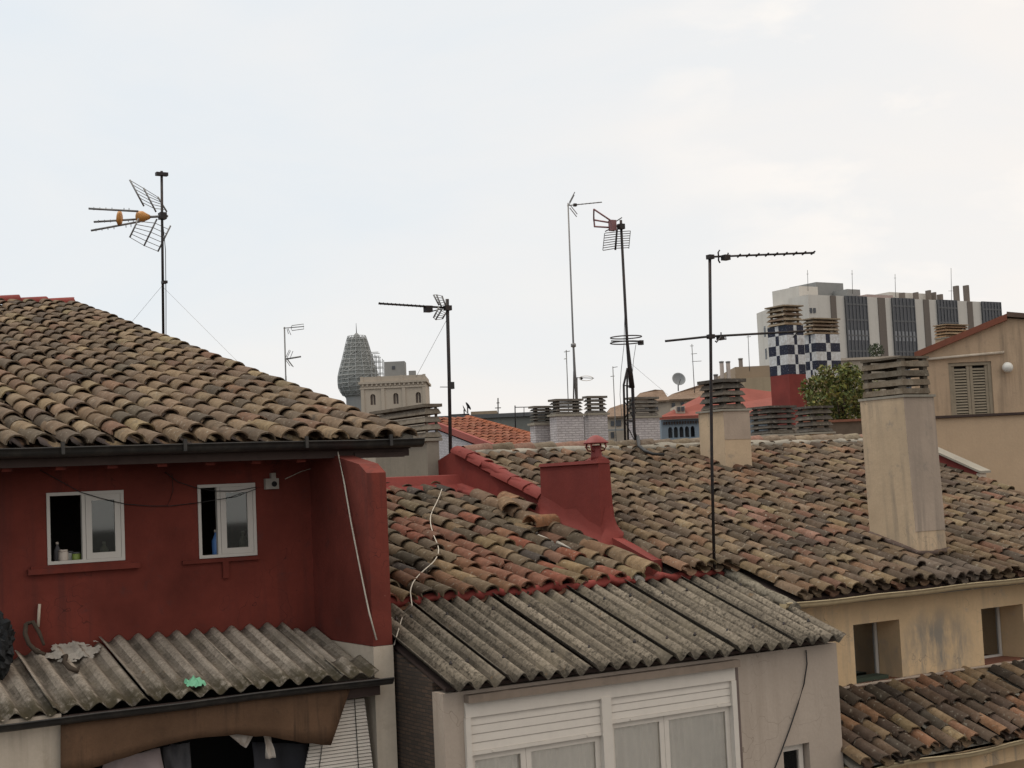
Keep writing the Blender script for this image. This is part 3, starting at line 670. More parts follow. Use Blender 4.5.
# window ledge things
def bottle(px, y0, h, r, Y, mat, label):
    P = PY(px, y0, Y); t = thing('bottle', P, label, 'bottle')
    q = MB(); q.lathe([(r*.9, 0), (r, h*.04), (r, h*.6), (r*.45, h*.78), (r*.35, h*.82), (r*.35, h*.9)], P, 14); q.build('body', mat, t)
    q = MB(); q.lathe([(r*.42, h*.9), (r*.42, h), (r*.3, h+.002)], P, 12); q.build('cap', CLOTHW, t)
lz1 = CZ-.521+.0; 
def onl(x, Y, z): d = ray(x, 540); k = Y/d.y; return Vector((d.x*k, Y, z))
def bottle2(px, Y, z, h, r, mat, label):
    P = onl(px, Y, z); t = thing('bottle', P, label, 'bottle')
    q = MB(); q.lathe([(r*.9, 0), (r, h*.04), (r, h*.6), (r*.45, h*.78), (r*.35, h*.82), (r*.35, h*.9)], P, 14); q.build('body', mat, t)
    q = MB(); q.lathe([(r*.42, h*.9), (r*.42, h), (r*.3, h+.002)], P, 12); q.build('cap', CLOTHW, t)
bottle2(216, WY+.12, CZ-.557, .27, .042, BLUEP, 'tall blue plastic bottle standing in the open half of a window')
bottle2(243, WY+.14, CZ-.557, .24, .04, CLOTHW, 'white bottle standing behind the dusty pane of the narrower window')
bottle2(57, WY+.14, CZ-.521, .20, .035, GREYC, 'grey bottle at the left end of the wider window ledge')
bottle2(104, WY+.15, CZ-.521, .18, .04, CLOTHW, 'pale bottle behind the dusty pane of the wider window')
def jar(px, Y, z, h, r, mat, lid, label):
    P = onl(px, Y, z); t = thing('jar', P, label, 'jar'); q = MB(); q.lathe([(r*.92, 0), (r, h*.05), (r, h*.78), (r*.85, h*.85)], P, 14); q.build('body', mat, t)
    q = MB(); q.lathe([(r*.9, h*.85), (r*.9, h)], P, 14); q.build('lid', lid, t)
jar(63, WY+.09, CZ-.521, .13, .045, CLOTHW, CLOTHW, 'small white jar on the window ledge, next to a grey bottle')
jar(68, WY+.17, CZ-.521, .11, .05, paint('pale_box', (.42, .42, .4), .6), GREYC, 'pale grey jar with dark lid in the middle of the ledge')
jar(76, WY+.10, CZ-.521, .10, .04, paint('green_jar', (.22, .28, .06), .5), GREYC, 'yellow green jar at the right end of the window ledge')
# ------------------------------------------------------------------ the white house in the middle
FY = 11.42; cs = 18.0
mid = thing('white_house', (8.5, FY, 0), 'low house with warm white front, lichen grey corrugated eave and mixed red and grey tiles', 'house')
E0 = Vector((0, 11.25, CZ-1.747)); sy = 13.1; sz = CZ-1.146
wx0, wx1 = 6.43, PY(735, 700, FY).x
wz = CZ-1.86; XR = 10.97
hw = (wx0+.0, wx1, CZ-3.3, CZ-1.93)
sw = PY(783, 747, FY); sw2 = PY(809, 741, FY); hs_ = (sw.x, sw2.x, CZ-3.4, sw.z)
mb = MB(); wall_y(mb, FY, 6.22, XR, 0, CZ-1.80, [hw, hs_], .2)
mb.box(XR-.2, FY+.2, 0, XR, 22.5, CZ-1.75)
mb.box(6.22, 22.3, 0, XR-.2, 22.5, CZ-1.2)
mb.build('wall', WHITEW, mid)
mb = MB(); mb.prism([(6.225, FY+.2, 0), (6.225, FY+.2, CZ-1.72), (6.225, 13.1, CZ-1.28), (6.225, 17.7, CZ-.2), (6.225, 22.3, CZ-.2), (6.225, 22.3, 0)], (.2, 0, 0)); mb.build('side_wall', BRK, mid)
mb = MB(); wall_y(mb, 13.3, 6.43, XR-.2, CZ-3.6, CZ-1.5, [], .1); mb.box(6.43, FY+.2, CZ-3.7, XR-.2, 13.3, CZ-3.6); mb.build('partition', INNER, mid)
# roller shutter window wall
f = MB(); Yf = FY-.025
pz = PY(606, 735, FY).x
f.box(wx0, Yf, CZ-2.035, wx1, Yf+.12, CZ-1.90)
fr = f.build('shutter_box', WHTP, mid)
for xa, xb, zt in ((wx0-.01, wx0+.045, CZ-2.036), (wx1-.06, wx1, CZ-2.036), (pz-.055, pz+.055, CZ-2.02)):
    f = MB(); f.box(xa, Yf-.01, CZ-3.3, xb, Yf+.1, zt); f.build('frame_post', WHTP, mid)
f = MB(); f.box(6.425, 17.80, CZ-.75, XR-.2, 22.3, CZ-.65); f.build('back_roof', CEM, mid)
f = MB(); f.box(wx1+.004, FY-.012, CZ-3.3, wx1+.05, FY-.001, CZ-1.88); f.build('trim_strip', paint('brown_strip', (.14, .1, .085), .7), mid)
f = MB(); f.box(wx0, 11.33, CZ-1.90, wx1+.02, FY-.003, CZ-1.83); f.build('eave_shade_strip', paint('shaded_eave_plaster', (.25, .19, .145), .9, 0, .4), mid)  # wall plaster below the sheets, the eave shadow put into its colour
def shutter(x0, x1, zt, zb):
    f = MB(); n = max(2, round((zt-zb)/.075)); h = (zt-zb)/n
    for k in range(n):
        z = zb+k*h; f.hexa([(x0, Yf+.02, z+.004), (x1, Yf+.02, z+.004), (x1, Yf+.034, z+.004), (x0, Yf+.034, z+.004)], [(x0, Yf+.028, z+h-.004), (x1, Yf+.028, z+h-.004), (x1, Yf+.04, z+h-.004), (x0, Yf+.04, z+h-.004)])
    f.box(x0, Yf+.036, zb, x1, Yf+.042, zt); f.box(x0, Yf+.012, zb-.03, x1, Yf+.04, zb+.003)
    for x in (x0+(x1-x0)*.15, x0+(x1-x0)*.88): f.box(x, Yf+.002, zb-.022, x+.02, Yf+.012, zb-.008)
    f.build('roller_shutter', WHTP, mid)
zl = PY(530, 743, FY).z; zr2 = PY(680, 710, FY).z
shutter(wx0+.046, pz-.056, CZ-2.036, zl); shutter(pz+.056, wx1-.061, CZ-2.036, zr2)
def casement(x0, x1, zt, xm):
    wn = MB(); wn.box(x0, Yf+.045, CZ-3.3, x1, Yf+.1, CZ-3.22); wn = wn.build('window', WHTP, mid)
    for a, b in ((x0, xm), (xm+.004, x1)): leaf(wn, a, b, CZ-3.22, zt, Yf+.05, .055, WHTP, GLASS)
    c = MB(); n = 90; 
    for lay, (zz, yy) in enumerate(((CZ-3.25, Yf+.086),)):
        pr_ = []
        for k in range(n+1):
            x = x0+.02+(x1-x0-.04)*k/n; y = yy+.010*math.sin(k*1.1+2*math.sin(k*.23))+.008*noise.noise(Vector((x*6, 0, 1)))
            pr_.append((c.av((x, y, zz)), c.av((x, y, CZ-2.1))))
        for k in range(n): c.idx((pr_[k][0], pr_[k+1][0], pr_[k+1][1], pr_[k][1]), smooth=True)
    c.build('curtain', CURT, wn)
x_a = PY(527, 750, FY).x; x_b = PY(666, 735, FY).x
casement(wx0+.046, pz-.056, zl-.03, x_a); casement(pz+.056, wx1-.061, zr2-.03, x_b)
# small recessed window
wn = MB(); a, b, c_, d = hs_
wn.box(a+.02, FY+.08, c_, a+.06, FY+.13, d-.02); wn.box(b-.075, FY+.08, c_, b-.02, FY+.13, d-.02); wn.box(a+.06, FY+.08, d-.07, b-.075, FY+.13, d-.02)
wn = wn.build('small_window', WHTP, mid); q = MB(); q.box(a+.06, FY+.1, c_, b-.075, FY+.105, d-.07); q.build('pane', GLASS, wn)
q = MB(); q.box(a+.03, FY+.16, c_, b-.03, FY+.165, d); q.build('curtain', CURT, wn)
# corrugated eave: six lapped runs, each with one edge riding up on its neighbour
Ls = (sy-11.25)/math.cos(R(cs))+.02
mb = MB(); edges = [6.2, 6.76, 7.72, 8.66, 9.43, 10.2, 10.95]
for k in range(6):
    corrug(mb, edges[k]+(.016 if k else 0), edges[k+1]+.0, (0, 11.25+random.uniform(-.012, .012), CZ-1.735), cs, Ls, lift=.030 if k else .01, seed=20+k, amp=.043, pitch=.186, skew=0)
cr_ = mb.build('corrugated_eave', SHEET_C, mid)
for k in range(6):
    for fx, fd in ((.22, .35), (.78, .38), (.24, 1.45), (.76, 1.5)):
        x = edges[k]+(edges[k+1]-edges[k])*fx; x = edges[k]+.016+round((x-edges[k]-.016)/.186)*.186
        P = Vector((x, 11.25, CZ-1.735))+Vector((0, math.cos(R(cs)), math.sin(R(cs))))*fd+Vector((0, 0, .050+.02*(1-fx)))
        q = MB(); q.lathe([(.018, -.012), (.018, 0), (.010, .006), (.009, .018), (.004, .022)], P, 8); q.build('bolt', IRON, cr_)
mb = MB(); nn_ = Vector((0, -math.sin(R(cs)), math.cos(R(cs))))
mb.prism([Vector((6.24, 11.40, 0))+Vector((0, 0, CZ-1.80+.15*math.tan(R(cs)))), Vector((XR-.03, 11.40, CZ-1.80+.15*math.tan(R(cs)))), Vector((XR-.03, 13.1, CZ-1.80+1.85*math.tan(R(cs)))), Vector((6.24, 13.1, CZ-1.80+1.85*math.tan(R(cs))))], -nn_*.03)
mb.build('eave_deck', DWOOD, mid)
# clay tiles
T0 = Vector((0, 13.06, CZ-1.13)); ct = 13.78; tanc = math.tan(R(ct))
mb = MB()
def redder(x, j, t):
    if abs(x-8.33) < .28 and j < 8 and random.random() < .8: return mult((.22, .10, .065), random.uniform(.75, 1.15))
    return t
tiled(mb, 6.30, 9.62, 13.04, T0.z-.02, ct, 17.62, .245, .39, PAL_MIX, 11, 2.0, tfun=redder)
rf = mb.build('roof', TILE, mid)
mb = MB(); mb.prism([(6.2, 13.06, T0.z-.04), (10.02, 13.06, T0.z-.04), (10.02, 17.75, T0.z-.04+4.69*tanc), (6.2, 17.75, T0.z-.04+4.69*tanc)], (0, 0, -.05)); mb.build('roof_deck', DWOOD, mid)
# slipped verge tiles on their mortar bed, some of them crooked
mb = MB(); rnd = random.Random(5); axc = Vector((0, math.cos(R(ct)), math.sin(R(ct)))); nrc = Vector((0, -math.sin(R(ct)), math.cos(R(ct))))
for k in range(10):
    d = k*.385+.02; off = .0 if k < 7 else .12
    a = R(rnd.uniform(-5, 5)); ax_ = (axc*math.cos(a)+Vector((1, 0, 0))*math.sin(a)).normalized(); sx_ = ax_.cross(nrc).normalized()
    barrel(mb, Vector((9.78+rnd.uniform(-.02, .02)-off*.3, 13.0, T0.z+.05))+axc*d+nrc*(.04+rnd.uniform(0, .02)), ax_, sx_, nrc, .47, .125, .10, .115, .095, pick(PAL_BROWN, rnd), 9, .018)
for x, d, an, tn in ((9.45, 2.05, 80, (.33, .17, .09)), (9.88, 3.0, 4, (.30, .17, .10)), (9.86, 2.62, -6, (.2, .14, .1)), (9.62, 2.75, 20, (.26, .17, .1))):
    a = R(an); ax_ = (axc*math.cos(a)+Vector((1, 0, 0))*math.sin(a)).normalized(); sx_ = ax_.cross(nrc).normalized()
    barrel(mb, Vector((x, 13.0, T0.z+.1))+axc*d+nrc*.07, ax_, sx_, nrc, .42, .13, .105, .12, .1, tn, 9, .018)
mb.build('verge_tiles', TILE, rf)
mb = MB()
lumpy(mb, [Vector((9.66, 13.05, T0.z+.03))+axc*d for d in [k*.25 for k in range(15)]], .06, 8, 3, .8, .4)
for d, x in ((1.55, 9.5), (2.0, 9.56), (1.2, 9.55), (2.7, 9.4)):
    P = Vector((x, 13.05, T0.z+.08))+axc*d; lumpy(mb, [P, P+axc*.15, P+axc*.32], .025, 7, int(d*9), .7, .5)
mb.build('verge_mortar', MORT, rf)
# red waterproofing: upstand at the back, raised party wall, bead along the sheets
zb = T0.z+(17.7-13.06)*tanc
mb = MB(); mb.prism([(6.18, 17.50, zb-.02), (6.18, 17.66, zb+.19), (6.18, 17.80, zb+.20), (6.18, 17.80, zb-.3), (6.18, 17.5, zb-.3)], (3.86, 0, 0))
mb.prism([(6.2, 17.30, zb-.10), (6.2, 17.5, zb+.06), (6.2, 17.5, zb-.2)], (3.7, 0, 0))
mb.build('upstand', REDP, mid)
rs_ = 18.0; tanr = math.tan(R(rs_)); RE = Vector((0, 12.153, CZ-1.299))       # eave of the next roof
def rz(y): return RE.z+(y-RE.y)*tanr
mb = MB(); PX0 = 10.02
yr = 17.72
poly = [(PX0, 13.3, CZ-1.6), (PX0, 13.3, rz(13.3)+.02), (PX0, yr, rz(yr)+.05), (PX0, 22.4, rz(yr)-1.15), (PX0, 22.4, CZ-1.6)]
mb.prism(poly, (.14, 0, 0)); mb.build('party_wall', REDP, mid)
mb = MB(); rnd = random.Random(8); axr = Vector((0, math.cos(R(rs_)), math.sin(R(rs_)))); nrr = Vector((0, -math.sin(R(rs_)), math.cos(R(rs_))))
k = 0; y = 15.55
while y < 17.6:
    barrel(mb, Vector((10.085+rnd.uniform(-.015, .015), y, rz(y)+.02+rnd.uniform(-.01, .01))), (axr-nrr*.05).normalized(), Vector((1, 0, 0)), nrr, .46, .13, .115, .095, .085, (1, 1, 1), 8, .015); y += .36
lumpy(mb, [(10.06, 15.5+i*.16, rz(15.5+i*.16)+.04) for i in range(14)], .085, 9, 12, .8, .28)
mb.build('verge_coping', REDP, mid)
mb = MB(); lumpy(mb, [Vector((9.93, 14.6+i*.16, T0.z+.07+(14.6+i*.16-13.06)*tanc)) for i in range(19)], .10, 9, 15, .55, .5); mb.build('mortar_fillet', REDP, mid)
mb = MB()
ys = [(6.2+i*.09) for i in range(53)]
lumpy(mb, [Vector((x, 13.1-.01*math.sin(x*5), CZ-1.10+.012*math.sin(x*9)-.02*math.sin(x*25.6))) for x in ys], .055, 9, 1, .8, .35); mb.build('mortar_bead', REDP, mid)
# red chimney: a narrow stack built along the party wall, skirted with the same paint
x0 = 9.97; y0 = PX(603, 548, x0).y; y1 = PX(541.5, 500, x0).y; x1 = PY(615, 548, y0).x
ctop = PX(603, 460.5, x0).z
mb = MB(); cb = CZ-1.3
mb.hexa([(x0-.02, y0-.01, cb), (x1+.02, y0-.01, cb), (x1+.02, y1, cb), (x0-.02, y1, cb)], [(x0, y0+.01, ctop-.03), (x1-.01, y0+.01, ctop-.03), (x1-.01, y1, ctop-.03), (x0, y1, ctop-.03)])
mb.hexa([(x0-.02, y0+.0, ctop-.029), (x1+.0, y0, ctop-.029), (x1, y1+.01, ctop-.029), (x0-.02, y1+.01, ctop-.029)], [(x0-.005, y0+.02, ctop+.01), (x1-.02, y0+.02, ctop+.02), (x1-.02, y1, ctop+.01), (x0-.005, y1, ctop+.01)])
mb.hexa([(x0+.0, y0+.03, ctop+.011), (x1-.02, y0+.03, ctop+.021), (x1-.02, y0+.30, ctop+.011), (x0, y0+.30, ctop+.011)], [(x0+.05, y0+.06, ctop+.05), (x1-.06, y0+.06, ctop+.05), (x1-.06, y0+.24, ctop+.05), (x0+.05, y0+.24, ctop+.05)])
cxm, cym = (x0+x1)/2, (y0+y1)/2; rings = []
SK = ((-1, -1), (-.33, -1), (.33, -1), (1, -1), (1, -.33), (1, .33), (1, 1), (.33, 1), (-.33, 1), (-1, 1), (-1, .6), (-1, .2), (-1, -.2), (-1, -.6))
for e, h in ((0.004, .30), (.02, .17), (.06, .09), (.13, .035), (.24, .0), (.27, -.06)):
    ring = []
    for (ax_, ay_) in SK:
        w_ = 1+.45*noise.noise(Vector((ax_*2.3, ay_*2.7, 4.2)))
        px_ = cxm+ax_*((x1-x0)/2+e*w_*(1.0 if ax_ < 0 else .3)); py_ = cym+ay_*((y1-y0)/2+e*w_*(.6 if ay_ < 0 else .3))
        zc = T0.z+.09+(py_-13.06)*tanc; zr_ = rz(py_)+.04
        zz = (zc if px_ < x0 else max(zc, zr_))+h*(1+.3*noise.noise(Vector((px_*5, py_*5, 1))))
        if ay_ < 0 and ax_ > 0: zz = zr_+h+.02
        ring.append(mb.av((px_, py_, zz)))
    rings.append(ring)
nS = len(SK)
for i in range(len(rings)-1):
    for q in range(nS): mb.idx((rings[i][q], rings[i][(q+1) % nS], rings[i+1][(q+1) % nS], rings[i+1][q]), smooth=True)
mb.idx(rings[-1])
ch = mb.build('chimney', REDP, mid)
cf = y0-.13
pc = Vector(((x0+x1)/2-.01, 0, 0)); pz_ = ctop+.06
mb = MB(); mb.lathe([(.075, -.05), (.07, .0), (.065, .05), (.062, .13)], (pc.x, cf+.28, pz_), 14)
mb.lathe([(.155, .155), (.15, .165), (.08, .225), (.03, .25), (.004, .253)], (pc.x, cf+.28, pz_), 16); mb.lathe([(.15, .15), (.155, .158)], (pc.x, cf+.28, pz_), 16)
for k in range(4):
    a = k*math.pi/2+.5; v1 = Vector((math.cos(a), math.sin(a), 0)); c0 = Vector((pc.x, cf+.28, pz_))
    mb.tube([c0+v1*.062+Vector((0, 0, .06)), c0+v1*.11+Vector((0, 0, .07)), c0+v1*.135+Vector((0, 0, .11)), c0+v1*.12+Vector((0, 0, .155))], .011, 6)
mb.build('cowl', REDM, ch)

# cords and cable on the white house
def soft(pts, n=2):
    pts = [Vector(p) for p in pts]
    for _ in range(n):
        q = [pts[0]]
        for a_, b_ in zip(pts, pts[1:]): q += [a_.lerp(b_, .25), a_.lerp(b_, .75)]
        pts = q+[pts[-1]]
    return pts
def on_roof(x, y, dn=.13): return PS(x, y, T0+Vector((0, 0, dn)), ct)
t = MB(); t.tube(soft([on_roof(x, y) for x, y in ((442, 489), (438, 500), (431, 513), (430, 522), (433, 534), (438, 545), (439, 553), (434, 562), (424, 570), (414, 580), (410, 590), (411, 598), (412, 606))]), .0065, 6)
t.tube([on_roof(412, 606), PY(404, 612, 12.9), PY(399, 628, 12.5), PY(394, 645, 12.3)], .006, 6)
tag(t.build('rope', CORD), 'long white cord snaking down over the mixed clay tiles', 'rope')
t = MB(); t.tube([PY(x, y, FY-.02) for x, y in ((806, 650), (807, 664), (804, 684), (798, 704), (790, 728), (780, 755), (770, 780))], .007, 6)
tag(t.build('wire', CABLE), 'black cable sagging across the plain warm white wall', 'cable')

# ------------------------------------------------------------------ the yellow house on the right
yel = thing('yellow_house', (14.5, 12.4, 0), 'yellow rendered house with broad mottled tile roof and deep set windows', 'house')
YY = 12.42; rp = .21
XV = 18.0
def hole(xa, ya, xb, yb): p, q = PY(xa, ya, YY), PY(xb, yb, YY); return (p.x, q.x, q.z, p.z)
ha = hole(853, 625, 903, 680); hb = hole(981, 609, 1024, 660)
hb = (hb[0], hb[0]+(ha[1]-ha[0])+.02, hb[2], hb[3])
mb = MB(); wall_y(mb, YY, XR+.01, XV, 0, RE.z-.02, [ha, hb], .42)
mb.prism([(XV, YY+.42, 0), (XV, YY+.42, rz(YY+.4)-.08), (XV, yr, rz(yr)-.08), (XV, 22.4, rz(yr)-1.3), (XV, 22.4, 0)], (-.2, 0, 0))
mb.box(XR+.01, 22.2, 0, XV-.2, 22.4, CZ-.85)
mb.build('wall', YEL, yel)
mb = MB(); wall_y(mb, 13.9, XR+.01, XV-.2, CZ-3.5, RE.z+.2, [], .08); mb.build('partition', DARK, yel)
mb = MB(); mb.prism([(10.98, 12.13, RE.z-.085), (XV+.05, 12.13, RE.z-.085), (XV+.05, yr, rz(yr)-.085), (10.17, yr, rz(yr)-.085), (10.17, 13.12, rz(13.12)-.085), (10.98, 13.12, rz(13.12)-.085)], -nrr*.05)
mb.prism([(10.17, yr, rz(yr)-.05), (XV+.05, yr, rz(yr)-.05), (XV+.05, 22.6, rz(yr)-1.22), (10.17, 22.6, rz(yr)-1.22)], (0, 0, -.06)); mb.build('roof_deck', DWOOD, yel)
mb = MB()
def tsel(x, j, t):
    if 12.0 < x < 12.9 and 3 < j < 9 and random.random() < .45: return mult((.27, .15, .11), random.uniform(.8, 1.15))
    if 13.2 < x < 14.2 and j < 2: return mult((.16, .125, .10), random.uniform(.8, 1.2))
    return t
tiled(mb, 10.24, XV, 12.06, RE.z-.075, rs_, 17.66, rp, .32, PAL_RIGHT, 21, 1.4, tfun=tsel, skip=lambda x, j: x < 11.02 and j < 2.5)
rr = mb.build('roof', TILE, yel)
mb = MB(); rnd = random.Random(9)
x = 10.15
while x < XV:
    barrel(mb, Vector((x+.40, yr+rnd.uniform(-.01, .01), rz(yr)+.01+rnd.uniform(-.01, .01))), Vector((-1, 0, -.03)).normalized(), Vector((0, 1, 0)), Vector((0, 0, 1)), .42, .14, .12, .12, .1, pick([((.30, .17, .13), 3), ((.24, .19, .14), 3), ((.3, .25, .18), 2)], rnd), 8); x += .36
mb.build('ridge', TILE, rr)
mb = MB(); lumpy(mb, [(10.2+i*.15, yr-.16, rz(yr)-.03) for i in range(52)], .09, 8, 4, .7, .35); mb.build('ridge_mortar', CEM, rr)
mb = MB(); lumpy(mb, [(10.97+.015*math.sin(i*1.7), 12.02+i*.075, RE.z-.12+(12.02+i*.075-12.153)*tanr) for i in range(16)], .07, 8, 21, .9, .3); mb.build('edge_mortar', cement_sheet('mossy_mortar', (.2, .17, .13), (.06, .05, .035), .8), rr)
mb = MB(); mb.box(XR+.01, 12.20, RE.z-.20, XV, YY-.002, RE.z-.09); mb.build('eave_course', CEM, yel)
mb = MB(); gutter(mb, XR-.1, XV, 12.1, RE.z-.12, .06, sag=.022, seed=3, n=40)
for k in range(9): mb.tube([(11.5+k*.8, 12.16, RE.z-.11), (11.5+k*.8, 12.1, RE.z-.19), (11.5+k*.8, 12.035, RE.z-.11)], .006, 4)
mb.build('gutter', GUTY, yel)
for (a, b, c_, d), fx in ((ha, .42), (hb, .40)):
    f = MB(); xm = a+(b-a)*.98; Yw = YY+.36
    f.box(a+.01, Yw, c_+.005, a+.05, Yw+.05, d-.005); f.box(b-.05, Yw, c_+.005, b-.012, Yw+.05, d-.005); f.box(a+.05, Yw, c_+.005, b-.05, Yw+.05, c_+.05); f.box(a+.05, Yw, d-.05, b-.05, Yw+.05, d-.005)
    wn = f.build('window', WHT, yel)
    p = MB(); p.box(a+.05, Yw+.02, c_+.05, b-.05, Yw+.026, d-.05); p.build('pane', GLASSR, wn)
    s_ = MB(); s_.box(a, YY-.03, c_-.002, b, YY+.36, c_+.022); s_.build('sill', TERR, wn)
q = MB(); q.box(ha[0]+.02, YY+.1, ha[2]+.022, ha[1]-.13, YY+.3, ha[2]+.07)
tag(q.build('planter', paint('green_box', (.035, .05, .03), .7)), 'low dark green planter lying on the terracotta window sill', 'planter')
q = MB(); q.box(ha[0]+.055, YY+.40, ha[2]+.05, ha[1]-.06, YY+.405, ha[3]-.05); q.build('blind', paint('blue_grey_blind', (.3, .35, .44), .8), yel)
# lower tiled roof against the wall
l0 = PY(848, 690, YY-.02)
le = PY(1024, 736, 11.3); ll = PY(905, 764, 11.3)
ys_ = 11.3; dzl = (l0.z-.02)-(le.z+.10); sl_ = math.degrees(math.atan2(dzl, YY-.02-ys_))
mb = MB(); tiled(mb, XR+.08, 17.5, ys_-.08, le.z+.055-.08*math.tan(R(sl_)), sl_, YY-.03, .215, .33, PAL_LOW, 31, 2.0); lr = mb.build('lower_roof', TILE, yel)
mb = MB(); mb.prism([(XR+.02, ys_-.02, le.z+.02), (XV, ys_-.02, le.z+.02), (XV, YY-.003, l0.z-.03), (XR+.02, YY-.003, l0.z-.03)], (0, 0, -.05)); mb.build('lower_roof_deck', CEM, yel)
mb = MB(); lumpy(mb, [(XR+.1+i*.12, YY-.03, l0.z+.035) for i in range(55)], .02, 7, 6, .9, .5); mb.build('flashing', GREYR, yel)
mb = MB(); gutter(mb, XR+.05, XV, ys_-.03, le.z-.03, .055, sag=.04, seed=9, n=30); mb.build('lower_gutter', GUTY, yel)
mb = MB(); wall_y(mb, 11.42, XR+.02, XV, 0, le.z-.03, [(PY(985, 768, 11.42).x, 17, CZ-4, PY(1000, 764, 11.42).z)], .2); mb.box(XR+.02, 11.28, le.z-.04, XV, 11.62, le.z+.0); mb.build('lower_wall', YEL, yel)

def chim(xl, xc, xr, yb, yt, Yf):
    """axis-parallel stack from the columns of its left, middle and right edges and its front edge's height"""
    X0 = PY(xc, yb, Yf).x; X1 = PY(xr, yb, Yf).x; Y1 = PX(xl, yb, X0).y
    return X0, X1, Yf, Y1, PY(xc, yb, Yf).z, PY(xc, yt, Yf).z
SLP = ((.21, .175, .135), (.16, .135, .105), (.25, .205, .155))
# tall chimney on the tile roof
X0, X1, Y0, Y1, z0, z1 = chim(870, 914, 943, 545, 397, 12.74)
mb = MB(); mb.hexa([(X0+.06, Y0, z0-.35), (X1+.07, Y0, z0-.35), (X1+.07, Y1+.04, z0-.35), (X0+.06, Y1+.04, z0-.35)], [(X0-.02, Y0, z1), (X1, Y0, z1), (X1, Y1, z1), (X0-.02, Y1, z1)])
c1 = mb.build('chimney', CHI, yel)
mb = MB(); mb.box(X0-.03, Y0-.03, z1, X1+.015, Y1+.02, z1+.03); mb.build('ledge', CEM, c1)
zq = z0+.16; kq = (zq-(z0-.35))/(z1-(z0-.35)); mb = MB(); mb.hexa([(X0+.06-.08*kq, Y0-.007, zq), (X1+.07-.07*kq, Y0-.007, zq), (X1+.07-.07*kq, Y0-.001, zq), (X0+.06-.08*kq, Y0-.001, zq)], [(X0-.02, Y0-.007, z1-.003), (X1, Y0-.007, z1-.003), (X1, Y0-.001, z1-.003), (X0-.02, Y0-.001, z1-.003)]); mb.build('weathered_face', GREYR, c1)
mb = MB(); louvres(mb, X0+.01, Y0+.03, X1-.03, Y1-.05, z1+.032, z1+.49, 4, .012, .03, SLP, 1, True, .62, .028); mb.build('cowl', SLAT, c1)
mb = MB(); lumpy(mb, [(X0-.0, Y1, rz(Y1)+.06), (X0+.03, (Y0+Y1)/2, rz((Y0+Y1)/2)+.06), (X0+.05, Y0-.02, rz(Y0)+.06), ((X0+X1)/2+.05, Y0-.03, rz(Y0)+.05), (X1+.09, Y0-.02, rz(Y0)+.06)], .04, 8, 3, .8, .35, (.14, .1, .085)); mb.build('flashing', TILE, c1)
# squat chimney further up the roof
X0, X1, Y0, Y1, z0, z1 = chim(701, 726, 752, 462, 411, 16.45)
mb = MB(); mb.box(X0, Y0, z0-.4, X1, Y1, z1); c2 = mb.build('chimney', CHI, yel)
mb = MB(); mb.box(X0-.03, Y0-.03, z1, X1+.03, Y1+.03, z1+.03); mb.build('ledge', CEM, c2)
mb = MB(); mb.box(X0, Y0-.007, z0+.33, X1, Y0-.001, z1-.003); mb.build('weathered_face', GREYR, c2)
mb = MB(); louvres(mb, X0+.06, Y0+.05, X1-.10, Y1-.08, z1+.03, z1+.43, 4, .05, .03, ((.15, .135, .115), (.12, .108, .095), (.18, .155, .13)), 2, True, .68); mb.build('cowl', SLAT, c2)
# red dormer upstand with pale coping by the right verge
P1, P2, P3 = PX(940, 446, XV), PX(977, 472, XV), PX(977, 482, XV)
mb = MB(); mb.prism([(XV, P2.y, P3.z-.3), (XV, P2.y, P2.z), (XV, P1.y+1.0, P1.z+.25), (XV, P1.y+1.0, P3.z)], (.15, 0, 0)); up_ = mb.build('gable_upstand', REDP, yel)
mb = MB(); d_ = Vector((0, P1.y+1.0-P2.y, P1.z+.25-P2.z)); mb.prism([(XV-.05, P2.y-.1, P2.z-.02), (XV+.2, P2.y-.1, P2.z-.02), (XV+.2, P2.y-.1, P2.z+.015), (XV-.05, P2.y-.1, P2.z+.015)], d_*1.05); mb.build('coping', CEM, up_)
mb = MB(); mb.box(XV-.02, P2.y-.07, P3.z-.3, XV+.12, P2.y-.004, P2.z-.022); mb.build('end_post', PILW, up_)
# ------------------------------------------------------------------ things beyond the near roofs
HF = Vector((math.sin(YAW), math.cos(YAW), 0))
def PF(x, y, D): d = ray(x, y); return O+d*(D/d.dot(HF))          # a plumb plane square to the view axis, D metres off
class FL:
    """local axes of a building that stands square to HF: x sideways, y away, z up"""
    def __init__(s, x, D): s.o = PF(x, 470, D); s.o.z = 0; s.M = frame(s.o, -YAW); s.I = s.M.inverted(); s.D = D
    def p(s, x, y, dy=0.): return s.I @ PF(x, y, s.D+dy)
    def mb(s): m_ = MB(); m_.M = s.M; return m_
    def box(s, m_, xa, ya, xb, yb, dep, dy=0., tint=(1, 1, 1), ground=False):
        a, b = s.p(xa, ya, dy), s.p(xb, yb, dy); z0 = 0 if ground else min(a.z, b.z)
        return m_.box(a.x, a.y, z0, b.x, a.y+dep, max(a.z, b.z) if not ground else a.z, tint)
fr_ = MB(); fr_.box(9, 23.2, 0, 30, 34, CZ+.3); 
# unseen flat-roofed block that carries the stacks behind the ridge
fr_.build('rear_block', CEM, None, None, 'structure')

